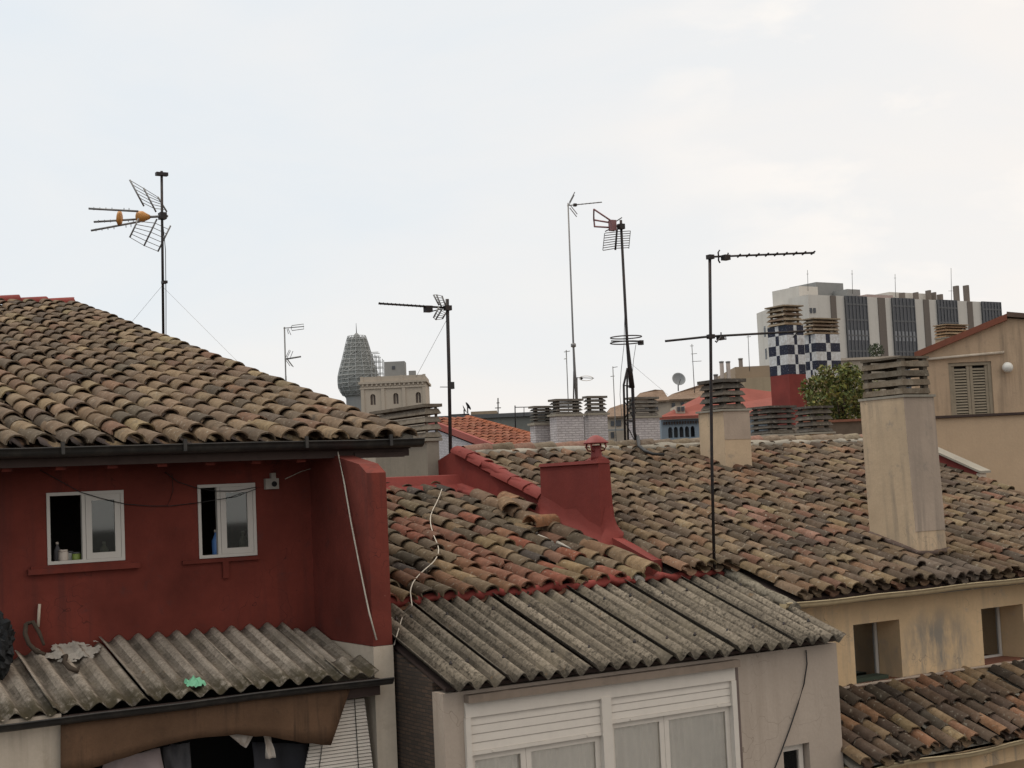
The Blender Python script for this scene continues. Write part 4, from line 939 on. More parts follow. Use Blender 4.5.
# ochre house with shutters on the far right
oc = FL(965, 30); och = thing('ochre_house', oc.o, 'ochre rendered gable house with rusty roof edge and closed slatted shutters', 'house')
m_ = oc.mb(); q = oc.p
g0, g1, g2 = q(913, 359), q(1005, 318), q(1060, 322); ga = q(948, 363); gb = q(995, 419)
def gz(x): return g0.z+(g1.z-g0.z)*(x-g0.x)/(g1.x-g0.x) if x < g1.x else g1.z+(g2.z-g1.z)*(x-g1.x)/(g2.x-g1.x)
y_ = 0.
for xa, xb in ((g0.x, ga.x), (ga.x, gb.x), (gb.x, g1.x), (g1.x, g2.x)):
    z0_ = 0
    if xa == ga.x:
        m_.prism([(xa, y_, 0), (xb, y_, 0), (xb, y_, gb.z), (xa, y_, gb.z)], (0, .25, 0)); z0_ = ga.z
    m_.prism([(xa, y_, z0_), (xb, y_, z0_), (xb, y_, gz(xb)), (xa, y_, gz(xa))], (0, .25, 0))
m_.prism([(g0.x+.02, .25, 0), (g0.x+.02+3.7*.36, 4, 0), (g0.x+.22+3.7*.36, 4, 0), (g0.x+.22, .25, 0)], (0, 0, g0.z-.05)); m_.box(g0.x+1.6, 4, 0, g2.x, 4.2, g0.z-.1)
m_.build('wall', OCH, och)
m_ = oc.mb(); e = .12
m_.prism([(g0.x-.0, -e, g0.z-.0), (g1.x, -e, g1.z-.05), (g1.x, -e, g1.z+.08), (g0.x-.0, -e, g0.z+.13)], (4.4*.33, 4.4, 0)); m_.build('roof', paint('rusty_tile_edge', (.19, .06, .033), .8, 0, .5, (.1, .04, .025)), och)
m_ = oc.mb(); m_.prism([(g1.x+.003, -e, g1.z+.02), (g2.x+.3, -e, g2.z-.02), (g2.x+.3, -e, g2.z+.07), (g1.x+.003, -e, g1.z+.12)], (4.4*.33, 4.4, 0)); m_.build('roof', paint('dark_tile_edge', (.11, .07, .05), .8, 0, .5), och)
m_ = oc.mb(); a, b = q(927, 359.5), q(1003, 352.5); m_.tube([(a.x, -.06, a.z), (b.x, -.06, b.z)], .028, 8); m_.build('pipe', PILW, och)
m_ = oc.mb(); fw = .07; FRW = paint('grey_brown_wood', (.27, .215, .15), .8, 0, .4)
m_.box(ga.x, .03, gb.z, ga.x+fw, .13, ga.z); m_.box(gb.x-fw, .03, gb.z, gb.x, .13, ga.z); m_.box(ga.x+fw, .03, ga.z-fw, gb.x-fw, .13, ga.z); wf = m_.build('window', FRW, och)
xm = (ga.x+gb.x)/2
for xa, xb in ((ga.x+fw, xm-.004), (xm+.004, gb.x-fw)):
    m_ = oc.mb(); st = .06
    m_.box(xa, .05, gb.z+.01, xa+st, .09, ga.z-fw-.005); m_.box(xb-st, .05, gb.z+.01, xb, .09, ga.z-fw-.005)
    n = 18; zz0, zz1 = gb.z+.04, ga.z-fw-.04; h = (zz1-zz0)/n
    for k in range(n): z = zz0+k*h; m_.hexa([(xa+st, .048, z), (xb-st, .048, z), (xb-st, .06, z), (xa+st, .06, z)], [(xa+st, .075, z+h*.72), (xb-st, .075, z+h*.72), (xb-st, .087, z+h*.72), (xa+st, .087, z+h*.72)])
    m_.build('shutter', FRW, wf)
m_ = oc.mb(); m_.box(ga.x, .14, gb.z, gb.x, .2, ga.z); m_.build('backing', DARK, wf)
oc2 = FL(965, 28.2); par = thing('parapet', oc2.o, 'plain ochre parapet wall with thin dark coping under the shuttered window', 'wall')
m_ = oc2.mb(); oc2.box(m_, 918, 419.5, 1060, 415, .25, ground=True); m_.build('wall', OCH2, par)
a, b = oc2.p(917, 419.5), oc2.p(1060, 415); m_ = oc2.mb(); m_.box(a.x-.05, -.06, a.z+.003, b.x, .3, a.z+.05); m_.build('coping', DWOOD, par)
lp = oc.p(1005, 368); lamp = thing('wall_lamp', oc.M @ Vector((lp.x, 0, lp.z)), 'round white globe lamp fixed on the ochre wall right of the shutters', 'lamp')
m_ = oc.mb(); m_.lathe([(.01, -.11)]+[(.11*math.cos(R(t_)), .11*math.sin(R(t_))) for t_ in range(-75, 90, 15)], (lp.x, -.16, lp.z), 18); m_.build('globe', LAMPW, lamp)
m_ = oc.mb(); m_.box(lp.x-.05, -.07, lp.z-.04, lp.x+.05, -.003, lp.z+.04); m_.build('bracket', GALV, lamp)

# checkered chimneys on a red base
NAVY, WCH = (.013, .014, .036), (.66, .66, .67)
def checked(xl, xc, xr, yb, yt, Yf, ccap, label, par0, base=None):
    X0, X1, Y0, Y1, z0, z1 = chim(xl, xc, xr, yb, yt, Yf)
    t = thing('checkered_chimney', (X0, Y0, CZ-2), label, 'chimney')
    m_ = MB(); fr = (0, .42, .60, 1.0); rows = 5; hz = (z1-z0)/rows
    for r_ in range(rows):
        za, zb_ = z0+r_*hz, z0+(r_+1)*hz
        for c_ in range(3):
            tn = WCH if (r_+c_+par0) % 2 else NAVY; f0, f1 = fr[c_], fr[c_+1]
            xa, xb = X0+(X1-X0)*f0, X0+(X1-X0)*f1; ya, yb2 = Y0+(Y1-Y0)*f0, Y0+(Y1-Y0)*f1
            m_.face([(xa, Y0, za), (xb, Y0, za), (xb, Y0, zb_), (xa, Y0, zb_)], tn); m_.face([(xa, Y1, za), (xb, Y1, za), (xb, Y1, zb_), (xa, Y1, zb_)], tn)
            m_.face([(X0, ya, za), (X0, yb2, za), (X0, yb2, zb_), (X0, ya, zb_)], tn); m_.face([(X1, ya, za), (X1, yb2, za), (X1, yb2, zb_), (X1, ya, zb_)], tn)
    m_.face([(X0, Y0, z1), (X1, Y0, z1), (X1, Y1, z1), (X0, Y1, z1)], WCH)
    m_.build('shaft', CER, t)
    m_ = MB(); m_.box(X0+.004, Y0+.004, 0, X1-.004, Y1-.004, z0); m_.build('base', base or REDP, t)
    zt = PY(xc, ccap[2], Yf).z; a, b = X0+(X1-X0)*ccap[0], X0+(X1-X0)*ccap[1]
    m_ = MB(); louvres(m_, a, Y0+.12, b, Y1-.12, z1+.01, zt, 4, .10, .05, ((.31, .225, .15), (.37, .295, .215), (.2, .14, .10)), 4, True, .55, .05); m_.build('cowl', SLAT, t)
checked(770, 789, 806, 374, 325, 40, (.06, .94, 306), 'taller chimney with navy and white checks on a dark red base', 0)
checked(806.5, 818, 842, 378, 334, 41, (.02, .98, 319), 'shorter checkered chimney half hidden by the green bush', 1, OCH)
# twin louvred cowls behind the ridge
def cowl_stack(name, xl, xc, xr, yb, ym, yt, Yf, n, label, mat, pal, seed, cat='chimney', zlow=None, out=.06, shaft_in=.05, cap=.045):
    X0, X1, Y0, Y1, z0, z1 = chim(xl, xc, xr, yb, ym, Yf); zt = PY(xc, yt, Yf).z
    t = thing(name, ((X0+X1)/2, (Y0+Y1)/2, CZ+.3 if zlow is None else zlow), label, cat)
    m_ = MB(); m_.box(X0, Y0, min(z0, CZ+.3) if zlow is None else zlow, X1, Y1, z1); m_.build('shaft', mat, t)
    m_ = MB(); m_.box(X0-.04, Y0-.04, z1, X1+.04, Y1+.04, z1+.04); m_.build('ledge', CEM, t)
    m_ = MB(); louvres(m_, X0+shaft_in, Y0+shaft_in, X1-shaft_in, Y1-shaft_in, z1+.04, zt, n, out, .035, pal, seed, True, .66, cap); m_.build('cowl', SLAT, t)
GP = ((.14, .125, .11), (.115, .105, .095), (.17, .15, .125))
cowl_stack('louvred_chimney', 753, 771, 795, 446, 436, 408, 22, 5, 'left one of two squat grey louvred chimneys behind the tile ridge', CHI, GP, 5, zlow=CZ-.9, shaft_in=.02)
cowl_stack('louvred_chimney', 796, 814, 834, 446, 434, 408, 22.3, 4, 'squat louvred chimney on a yellow base in front of the bush', CHI, GP, 6, zlow=CZ-.9, shaft_in=.05)
BG_ = ((.155, .14, .125), (.19, .17, .15), (.13, .12, .11))
cowl_stack('brick_chimney', 531, 536, 555, 448, 425, 408, 25.6, 5, 'lowest white brick chimney at the left end of the row', WBRK, BG_, 7, out=.05)
cowl_stack('brick_chimney', 551, 558, 585, 448, 416, 401, 25, 4, 'widest white brick chimney carrying a tall thin mast', WBRK, BG_, 8, out=.05)
cowl_stack('brick_chimney', 585.5, 590, 609, 448, 415, 398, 25.2, 4, 'white brick chimney with the highest louvred cowl of the row', WBRK, BG_, 9, out=.05)
m_ = MB(); ga_, gb_ = PY(585, 430, 25.3), PY(590.5, 430, 25.3); m_.box(ga_.x, 25.42, CZ+.3, gb_.x, 25.6, PY(588, 416, 25.3).z); wq_ = m_.build('gap_shade_panel', FARGREY); tag(wq_, 'narrow dark grey panel standing in for the shadow between two white brick chimneys', 'wall')  # dark panel stands in for the shade between the two stacks
cowl_stack('brick_chimney', 628, 635, 661, 450, 418, 399, 25, 4, 'white brick chimney standing right of the lattice mast', WBRK, BG_, 10, out=.05)
cowl_stack('louvred_chimney', 376, 428, 440, 470, 441, 407, 18.25, 4, 'long weathered louvred chimney behind the left roof corner', CEM, ((.27, .235, .19), (.22, .19, .155), (.30, .26, .21)), 11, zlow=CZ-.66, out=.04, shaft_in=.0)
cowl_stack('striped_chimney', 936, 947, 969, 352, 338, 325, 46, 4, 'terracotta striped chimney cowl peeping over the rusty roof edge', OCH, ((.36, .23, .13), (.42, .3, .19), (.25, .15, .09)), 12, zlow=0, out=.08)

# bush on the terrace
def foliage(t, c, rx, ry, rz_, n, size, cols, seed, thr=-.12):
    rnd = random.Random(seed); m_ = MB(); k = 0
    while k < n:
        p = Vector((rnd.uniform(-1, 1), rnd.uniform(-1, 1), rnd.uniform(-1, 1)))
        if p.length > 1 or p.length < .25: continue
        edge = 1+.28*noise.noise(p*2.2+Vector((seed, 0, 0)))
        if p.length > edge*.95: continue
        if noise.noise(Vector((p.x*3.2+seed, p.y*3.2, p.z*3.2))) < thr: continue
        w_ = c+Vector((p.x*rx, p.y*ry, p.z*rz_)); s = size*rnd.uniform(.6, 1.25); k += 1
        a = Vector((rnd.gauss(0, 1), rnd.gauss(0, 1), rnd.gauss(0, 1)-.3)).normalized(); b = a.cross(Vector((rnd.gauss(0, 1), rnd.gauss(0, 1), rnd.gauss(0, 1)))).normalized()
        col = mult(rnd.choice(cols), rnd.uniform(.7, 1.3))
        m_.face([w_-a*s, w_+b*s*.38, w_+a*s, w_-b*s*.38], col)
    return m_
LC = [(.11, .125, .028), (.16, .16, .038), (.075, .095, .022), (.2, .18, .045), (.13, .10, .03), (.05, .07, .018)]
Db = 36; ctr = PF(841, 395, Db); kx = Db/F
bush = thing('bush', Vector((ctr.x, ctr.y, CZ+1.2)), 'bushy green shrub growing in front of the checkered chimneys', 'bush')
m_ = foliage(None, ctr, 48*kx, 36*kx, 33*kx, 4700, .072, LC, 3, -.08); m_.build('foliage', LEAF, bush)
m_ = MB(); rnd = random.Random(2); b0 = Vector((ctr.x, ctr.y, ctr.z-1.3))
m_.tube([b0, b0+Vector((.03, 0, .5)), ctr+Vector((0, 0, -.1))], [.06, .05, .03], 7)
for k in range(9):
    e_ = ctr+Vector((rnd.uniform(-.7, .7), rnd.uniform(-.5, .5), rnd.uniform(-.3, .5))); m_.tube([b0+Vector((.02, 0, rnd.uniform(.3, .8))), b0.lerp(e_, .6)+Vector((0, 0, .1)), e_], [.03, .02, .008], 5)
m_.build('trunk', BARK, bush)
t_ = FL(836, 34); tb = thing('terrace_block', t_.o, 'dark brown terrace wall below the bush', 'wall'); m_ = t_.mb(); t_.box(m_, 800, 424, 874, 420, 5, ground=True); m_.build('wall', paint('umber_render', (.13, .095, .07), .9, 0, .4), tb)
a = t_.p(800, 424); b = t_.p(874, 424); m_ = t_.mb(); m_.box(a.x-.05, -.06, a.z+.003, b.x+.05, .25, a.z+.06); m_.build('coping', TERR, tb)
ow = FL(856, 70); o_ = thing('old_wall', ow.o, 'patchy pale old masonry wall between the bush and the tall chimney', 'wall'); m_ = ow.mb(); ow.box(m_, 838, 361, 900, 356, 6, ground=True); m_.build('wall', plaster('patchy_masonry', (.36, .3, .235), .3, (.13, .1, .08), .9, False, sc=1.2), o_)
a = ow.p(838, 361); m_ = ow.mb(); m_.box(a.x-.1, -.1, a.z+.003, ow.p(900, 361).x, .3, a.z+.12); m_.build('coping', FARC, o_)
c_ = PF(876, 351, 72); sh = thing('roof_shrub', c_-Vector((0, 0, .5)), 'small dark green shrub on the old wall below the tall dark windows', 'bush')
foliage(None, c_, .46, .4, .42, 700, .06, [(.03, .045, .018), (.045, .055, .022)], 8).build('foliage', LEAF, sh)
m_ = MB(); m_.tube([c_-Vector((0, 0, .45)), c_], [.05, .02], 6); m_.build('trunk', BARK, sh)

# big white block on the skyline
C0 = PF(808, 294.6, 140); Yc = C0.y; Xe = PY(1000.5, 299, Yc).x; Yb = PX(782, 300, C0.x).y
kb = thing('office_block', (C0.x+10, Yc, 0), 'large pale modern block with tall dark glazed bands on the skyline', 'building')
m_ = MB(); m_.box(C0.x, Yc, 0, Xe-.05, Yb, C0.z); kw = m_.build('wall', FARW, kb)
xs = lambda px: PY(px, 320, Yc).x
for a, b, typ in ((845.5, 866.5, 1), (878.6, 885.7, 0), (892.2, 914, 1), (924, 929.6, 0), (937.5, 956.5, 1), (967.9, 973, 0), (982, 1000.4, 1), (831.3, 836.7, 0)):
    xa, xb = xs(a), xs(b)
    if not typ:
        m_ = MB(); m_.box(xa, Yc-.08, 0, xb, Yc-.003, C0.z-.02); m_.build('brown_strip', BRSTRIP, kb); continue
    m_ = MB(); m_.box(xa, Yc-.16, 0, xb, Yc-.003, C0.z+.03); gw = m_.build('glazed_bay', FARG, kb)
    m_ = MB(); nm = 6
    for k in range(nm+1): x = xa+(xb-xa)*k/nm; m_.box(x-.05, Yc-.23, 0, x+.05, Yc-.163, C0.z+.02)
    z = C0.z-.9; k = 0
    while z > C0.z-12: m_.box(xa, Yc-.21, z, xb, Yc-.164, z+.16); z -= 1.55; k += 1
    m_.build('mullions', paint('dark_mullion', (.10, .098, .10), .5), gw)
    m_ = MB()
    for zo in (3.4, 6.6):
        for k in range(nm): x = xa+(xb-xa)*(k+.18)/nm; m_.box(x, Yc-.20, C0.z-zo-1.0, x+(xb-xa)/nm*.5, Yc-.165, C0.z-zo)
    m_.build('blinds', paint('pale_blind', (.22, .22, .23), .7), gw)
w_ = MB()
for a, b, ya, yb in ((809.5, 812, 308, 313), (813, 815.5, 308, 313)): p_, q_ = PY(a, ya, Yc), PY(b, yb, Yc); m_ = MB(); m_.box(p_.x, Yc-.08, q_.z, q_.x, Yc-.004, p_.z); m_.build('window', FARG, kb)
m_ = MB(); p_ = PY(866.5, 291, Yc+1); q_ = PY(893, 295, Yc+1); m_.box(p_.x, Yc+1, C0.z, q_.x, Yc+6, C0.z+.45); m_.build('roof_kerb', PALEB, kb)
def roofbox(xa, ya, xb, dy, dep, mat, nm='plant_room'):
    p_, q_ = PY(xa, ya, Yc+dy), PY(xb, ya, Yc+dy); m_ = MB(); m_.box(p_.x, Yc+dy, C0.z-.3, q_.x, Yc+dy+dep, p_.z); m_.build(nm, mat, kb)
roofbox(799, 286, 817.5, 4, 4, FARW); roofbox(816, 282, 843, 5.2, 4, FARGREY); roofbox(847, 289, 860, 3, 2, FARGREY); roofbox(889, 292, 930, 3, 2, FARW)
for xa, xb, ya in ((929.5, 931, 290), (935, 936.3, 292), (957, 959, 285.5), (967, 969, 285), (941, 943, 294), (903, 905, 292.5), (917, 918.5, 292)): roofbox(xa, ya, xb, 2, .6, BRSTRIP, 'vent')
zL = PF(756.5, 313.6, 150).z; La = PF(756.5, 313.6, 150); Lb = PZ(783, 303, zL); dv = Vector((C0.x+3, Yb, zL))
m_ = MB(); m_.prism([(La.x, La.y, 0), (Lb.x, Lb.y, 0), (Lb.x*1.1, Lb.y*1.1, 0), (La.x*1.1, La.y*1.1, 0)], (0, 0, zL)); m_.build('wing', FARW, kb)
dL = (Lb-La); nL = Vector((dL.y, -dL.x, 0)).normalized()
if nL.y > 0: nL = -nL
for f_ in (.28, .52, .66, .86):
    for zz in (1.6, 3.9, 6.2, 8.5):
        c_ = La+dL*f_; m_ = MB(); u_ = dL.normalized(); h_ = u_*.32
        m_.hexa([c_-h_+Vector((0, 0, -zz-1.1)), c_+h_+Vector((0, 0, -zz-1.1)), c_+h_+nL*.06+Vector((0, 0, -zz-1.1)), c_-h_+nL*.06+Vector((0, 0, -zz-1.1))], [c_-h_+Vector((0, 0, -zz)), c_+h_+Vector((0, 0, -zz)), c_+h_+nL*.06+Vector((0, 0, -zz)), c_-h_+nL*.06+Vector((0, 0, -zz))]); m_.build('window', FARG, kb)

# ochre brown block with pots
ob = FL(752, 95); obk = thing('brown_block', ob.o, 'flat roofed ochre brown block left of the checkered chimneys', 'building')
m_ = ob.mb(); ob.box(m_, 735, 367, 790, 363, 9, ground=True); m_.build('wall', FARB, obk)
m_ = ob.mb(); ob.box(m_, 744, 378, 772, 376, 6, -1.5, ground=True); m_.build('annex', plaster('far_tan', (.35, .27, .18), .1, (.2, .15, .1), .5, True, .9, .3), obk)
for x, yt, yb in ((723, 361, 390), (729.5, 361, 390), (741, 358, 368), (716.5, 374, 390)):
    Dp = 96.5 if x == 741 else 93; fp = FL(x, Dp); P_ = fp.p(x, yb); T_ = fp.p(x, yt); wpx = Dp/F
    t = thing('chimney_pot', fp.M @ Vector((P_.x, 0, P_.z)), {723: 'left one of two tall pale chimney pots above the red roof', 729.5: 'right one of two tall pale chimney pots above the red roof', 741: 'small pot on the left end of the ochre brown block', 716.5: 'short dark pot just above the squat chimney cowl'}[x], 'chimney pot')
    m_ = fp.mb(); m_.lathe([(2.1*wpx, -6), (2.1*wpx, T_.z-P_.z-.12), (1.8*wpx, T_.z-P_.z-.1)], (P_.x, 0, P_.z), 12); m_.build('pipe', plaster('pot_clay%d' % int(x), (.36, .30, .26) if yt == 361 else (.17, .14, .12), .1), t)
    m_ = fp.mb(); m_.lathe([(2.5*wpx, T_.z-P_.z-.10), (2.5*wpx, T_.z-P_.z-.02), (1.2*wpx, T_.z-P_.z)], (P_.x, 0, P_.z), 12); m_.build('cap', FARGREY, t)

# red roofed house with blue loggia
rd = FL(690, 78); rh = thing('blue_house', rd.o, 'blue grey house with five arched loggia openings under a red roof', 'house')
q = rd.p
m_ = rd.mb(); a, b = q(661, 420), q(780, 414)
arch = []; 
for k in range(5):
    p_ = q(668.6+k*5.6, 438); p2 = q(672.4+k*5.6, 430); arch.append((p_.x, p2.x, p_.z, p2.z))
xs_ = sorted({a.x, b.x, *[v for t4 in arch for v in t4[:2]]}); zl, zh = arch[0][2], arch[0][3]
m_.box(a.x, 0, 0, b.x, .3, zl); m_.box(a.x, 0, zh+.18, b.x, .3, a.z)
for i in range(len(xs_)-1):
    cx_ = (xs_[i]+xs_[i+1])/2
    hit = [t4 for t4 in arch if t4[0] < cx_ < t4[1]]
    if not hit: m_.box(xs_[i], 0, zl, xs_[i+1], .3, zh+.18)
    else:
        xa, xb = xs_[i], xs_[i+1]; rr_ = (xb-xa)/2
        for k in range(6):
            t0, t1 = math.pi*k/6, math.pi*(k+1)/6; p0_ = (cx_-rr_*math.cos(t0), zh+.17*math.sin(t0)); p1_ = (cx_-rr_*math.cos(t1), zh+.17*math.sin(t1))
            m_.prism([(p0_[0], 0, p0_[1]), (p1_[0], 0, p1_[1]), (p1_[0], 0, zh+.18), (p0_[0], 0, zh+.18)], (0, .3, 0))
m_.box(a.x, 5, 0, b.x, 5.2, a.z); m_.box(a.x, .3, 0, a.x+.2, 5, a.z)
m_.build('wall', BLUEW, rh)
m_ = rd.mb(); m_.box(a.x+.2, 1.0, 0, b.x, 1.1, a.z-.05); m_.build('loggia_back', FARG, rh)
m_ = rd.mb()
for k in range(16): x = a.x+.1+k*.145; m_.box(x, -.14, a.z-.26, x+.07, -.003, a.z-.12)
m_.build('cornice', DWOOD, rh)
E0_, E1_, R0_, R1_, R2_ = q(659, 419), q(790, 413), q(706, 393, 4), q(744, 388, 4), q(790, 394, 4)
m_ = rd.mb()
def slab(pts, th=.16): 
    m_.prism([Vector(p) for p in pts], (0, 0, -th))
slab([(E0_.x, -.3, E0_.z+.1), (E1_.x, -.3, E0_.z+.1), (R2_.x, 4, R2_.z), (R1_.x, 4, R1_.z), (R0_.x, 4, R0_.z)])
m_.build('roof', plaster('red_tile_field', (.26, .075, .055), .2, (.12, .05, .04), .6, True, .9, .6), rh)
m_ = rd.mb(); d0 = q(677, 412, -.25); d1 = q(686, 405, -.25); m_.box(d0.x, .3, E0_.z+.1, d1.x, 3, d1.z); dm = m_.build('dormer', FARC, rh)
m_ = rd.mb(); 
for k in range(2): m_.box(d0.x+.08+k*.22, .22, d0.z+.06, d0.x+.24+k*.22, .297, d1.z-.06)
m_.build('window', FARG, dm)
by = FL(680, 62); bh = thing('cream_balcony_house', by.o, 'cream balcony house with white awning box below the blue loggia', 'house')
m_ = by.mb(); by.box(m_, 659, 441, 700, 439, 4, ground=True); m_.build('wall', FARC, bh)
m_ = by.mb(); by.box(m_, 680, 445, 698, 441.5, .35, -.5); m_.build('awning_box', WHT, bh)
m_ = by.mb(); by.box(m_, 661, 456, 699, 447, .2, -.25); m_.build('balcony', OCH, bh)
# older roofs further back
def hiproof(name, label, x, D, wall, roof, mw, mr, windows=(), extra=None, dep=7):
    """wall: (xl,xr,ytop); roof: skyline points"""
    fl = FL(x, D); t = thing(name, fl.o, label, 'house'); m_ = fl.mb(); fl.box(m_, wall[0], wall[2], wall[1], wall[2], dep, ground=True); m_.build('wall', mw, t)
    a, b = fl.p(wall[0]-1.2, wall[2]), fl.p(wall[1]+1.2, wall[2]); m_ = fl.mb()
    pts = [fl.p(px, py, 2.5) for px, py in roof]
    m_.face([(a.x, -.3, a.z+.004), (b.x, -.3, a.z+.004)]+[tuple(p_) for p_ in pts[::-1]], (.25, .17, .12)); m_.face([(a.x, -.3, a.z-.1), (b.x, -.3, a.z-.1), (b.x, -.3, a.z+.003), (a.x, -.3, a.z+.003)], (.2, .14, .1))
    m_.face([tuple(p_) for p_ in pts]+[(b.x, dep, a.z), (a.x, dep, a.z)], (.2, .14, .1)); m_.face([(a.x, -.3, a.z), (a.x, dep, a.z), tuple(pts[0])], (.2, .14, .1)); m_.face([(b.x, -.3, a.z), tuple(pts[-1]), (b.x, dep, a.z)], (.2, .14, .1))
    m_.build('roof', mr, t)
    for xa, ya, xb, yb in windows: m_ = fl.mb(); fl.box(m_, xa, yb, xb, ya, .1, -.08); m_.build('window', FARG, t)
    return t, fl
hiproof('old_house', 'cream old house with brown hipped roof beside the white brick chimney', 652, 85, (634, 668, 402), [(640, 393), (655, 389.5), (663, 390)], FARC, BROWNR, ((645, 406, 648, 411), (655, 406, 658, 411)))
hiproof('old_house', 'cream old house with long brown roof below the satellite dish', 688, 92, (664, 722, 400), [(672, 394), (702, 384), (716, 384)], FARC, BROWNR, ((672, 403, 675, 408), (681, 402, 684, 407)))
t, fl = hiproof('balcony_house', 'narrow pale house with dark balcony seen through the lattice mast', 618, 80, (606, 636, 417), [(610, 408), (622, 404), (630, 405)], FARC, BROWNR, ((611, 421, 614, 426), (616, 420, 621, 426), (611, 432, 614, 438)))
m_ = fl.mb(); fl.box(m_, 608, 431, 626, 428.5, .3, -.6); m_.build('balcony', FARGREY, t)
# satellite dish
sdp = PF(678.5, 379.5, 88); dish = thing('satellite_dish', sdp-Vector((0, 0, .6)), 'round grey satellite dish on the brown roof ridge', 'satellite dish')
def dish_mb(c, r_, face):
    m_ = MB(); z_ = Vector(face).normalized(); m_.M = Matrix.Translation(c) @ z_.to_track_quat('Z', 'Y').to_matrix().to_4x4()
    prof = [(r_*k/6, .22*r_*(k/6)**2) for k in range(7)]; m_.lathe([(.004, 0)]+prof[1:]+[(r_*.97, .24*r_)]+[(x*.97, z+.02*r_) for x, z in prof[:0:-1]]+[(.004, .02*r_)], (0, 0, 0), 24)
    return m_
dish_mb(sdp, .42, (-.35, -.85, .35)).build('reflector', paint('dish_grey', (.2, .2, .2), .5), dish)
m_ = MB(); m_.tube([sdp+Vector((0, .05, 0)), sdp+Vector((0, .08, -.7))], .035, 6); m_.build('mast', IRON, dish)
m_ = MB(); m_.tube([sdp+Vector((0, 0, -.35)), sdp+Vector((-.18, -.42, -.02))], .018, 5); m_.build('feed_arm', IRON, dish)

# orange tile roof with white gable
Q = PF(440, 426.5, 46); og = thing('orange_roof_house', (Q.x+2, Q.y-3, 0), 'house with bright orange tile roof and white brick gable', 'house')
def oz(y): return Q.z+(y-Q.y)*math.tan(R(14))
def OP(x, y): return PS(x, y, Q, 14)
rA, rB, rC = OP(438, 421), OP(468, 420.5), OP(566, 447.5); yN = OP(505, 452).y
def oskip(x, j):
    y = yN+j*.42*math.cos(R(14))
    if y > rB.y: return x > rB.x
    return x > rB.x+(rC.x-rB.x)*(rB.y-y)/(rB.y-rC.y)
m_ = MB(); tiled(m_, Q.x+.15, rC.x+3, yN, oz(yN), 14, rA.y, .26, .42, [((.30, .105, .06), 4), ((.26, .09, .052), 3), ((.33, .13, .08), 2)], 41, .6, skip=oskip); orf = m_.build('roof', TILE_O, og)
m_ = MB(); m_.prism([(Q.x-.06, yN, oz(yN)-.1), (Q.x-.06, rA.y, oz(rA.y)-.1), (Q.x-.06, rA.y, oz(rA.y)+.1), (Q.x-.06, yN, oz(yN)+.1)], (.2, 0, 0)); m_.build('verge', PINKR, orf)
m_ = MB(); m_.prism([(Q.x, yN, oz(yN)-.06), (rC.x+.1, yN, oz(yN)-.06), (rB.x+.05, rB.y, oz(rB.y)-.06), (Q.x, rA.y, oz(rA.y)-.06)], (0, 0, -.1)); m_.build('roof_deck', TERR, og)
m_ = MB(); dd = Vector((rC.x-rB.x, rC.y-rB.y, rC.z-rB.z)); n_k = 22
for k in range(n_k):
    p_ = rB+dd*(k+1)/n_k; barrel(m_, p_+Vector((0, 0, .06)), (-dd).normalized(), Vector((-dd.y, dd.x, 0)).normalized(), Vector((0, 0, 1)), dd.length/n_k*1.15, .15, .13, .13, .11, (.36, .12, .06), 7)
m_.build('hip_tiles', TILE_O, orf)
m_ = MB(); m_.prism([(Q.x, yN+.3, 0), (Q.x, yN+.3, oz(yN+.3)-.1), (Q.x, rA.y, oz(rA.y)-.1), (Q.x, rA.y, 0)], (.2, 0, 0)); m_.build('gable', WBRK, og)
m_ = MB(); m_.box(Q.x+.2, yN+.3, 0, rC.x, yN+.5, oz(yN)-.2); m_.build('wall', FARW, og)

# long grey roof on the skyline
lg = FL(490, 115); lgb = thing('long_grey_building', lg.o, 'long low building with dark grey roof edge under small dishes', 'building')
m_ = lg.mb(); lg.box(m_, 425, 421, 560, 416, 12, ground=True); m_.build('wall', plaster('dull_green_grey', (.16, .16, .145), .2, (.08, .08, .07), .7, True, .9, .4), lgb)
a, b = lg.p(425, 421), lg.p(560, 421); m_ = lg.mb(); m_.box(a.x, -.25, a.z+.005, b.x, 12, a.z+.32); m_.build('roof', paint('slate_edge', (.09, .09, .092), .7, 0, .3), lgb)
m_ = lg.mb(); lg.box(m_, 471, 417, 497, 410.5, 3, 2); m_.build('roof_house', FARB, lgb)
m_ = lg.mb(); lg.box(m_, 450, 418, 469, 413.5, 1.5, 1); m_.build('roof_platform', IRON, lgb)
for x, y, lab in ((464, 409.5, 'left dish of the dark pair on the long grey roof'), (467.5, 406.5, 'right dish of the dark pair on the long grey roof')):
    c_ = PF(x, y, 116.3); t = thing('satellite_dish', c_-Vector((0, 0, .5)), lab, 'satellite dish')
    dish_mb(c_, .36, (.75, -.5, .45) if x < 466 else (.8, -.2, .5)).build('reflector', IRON, t); m_ = MB(); m_.tube([c_, c_-Vector((0, 0, .55))], .05, 6); m_.build('mast', IRON, t)
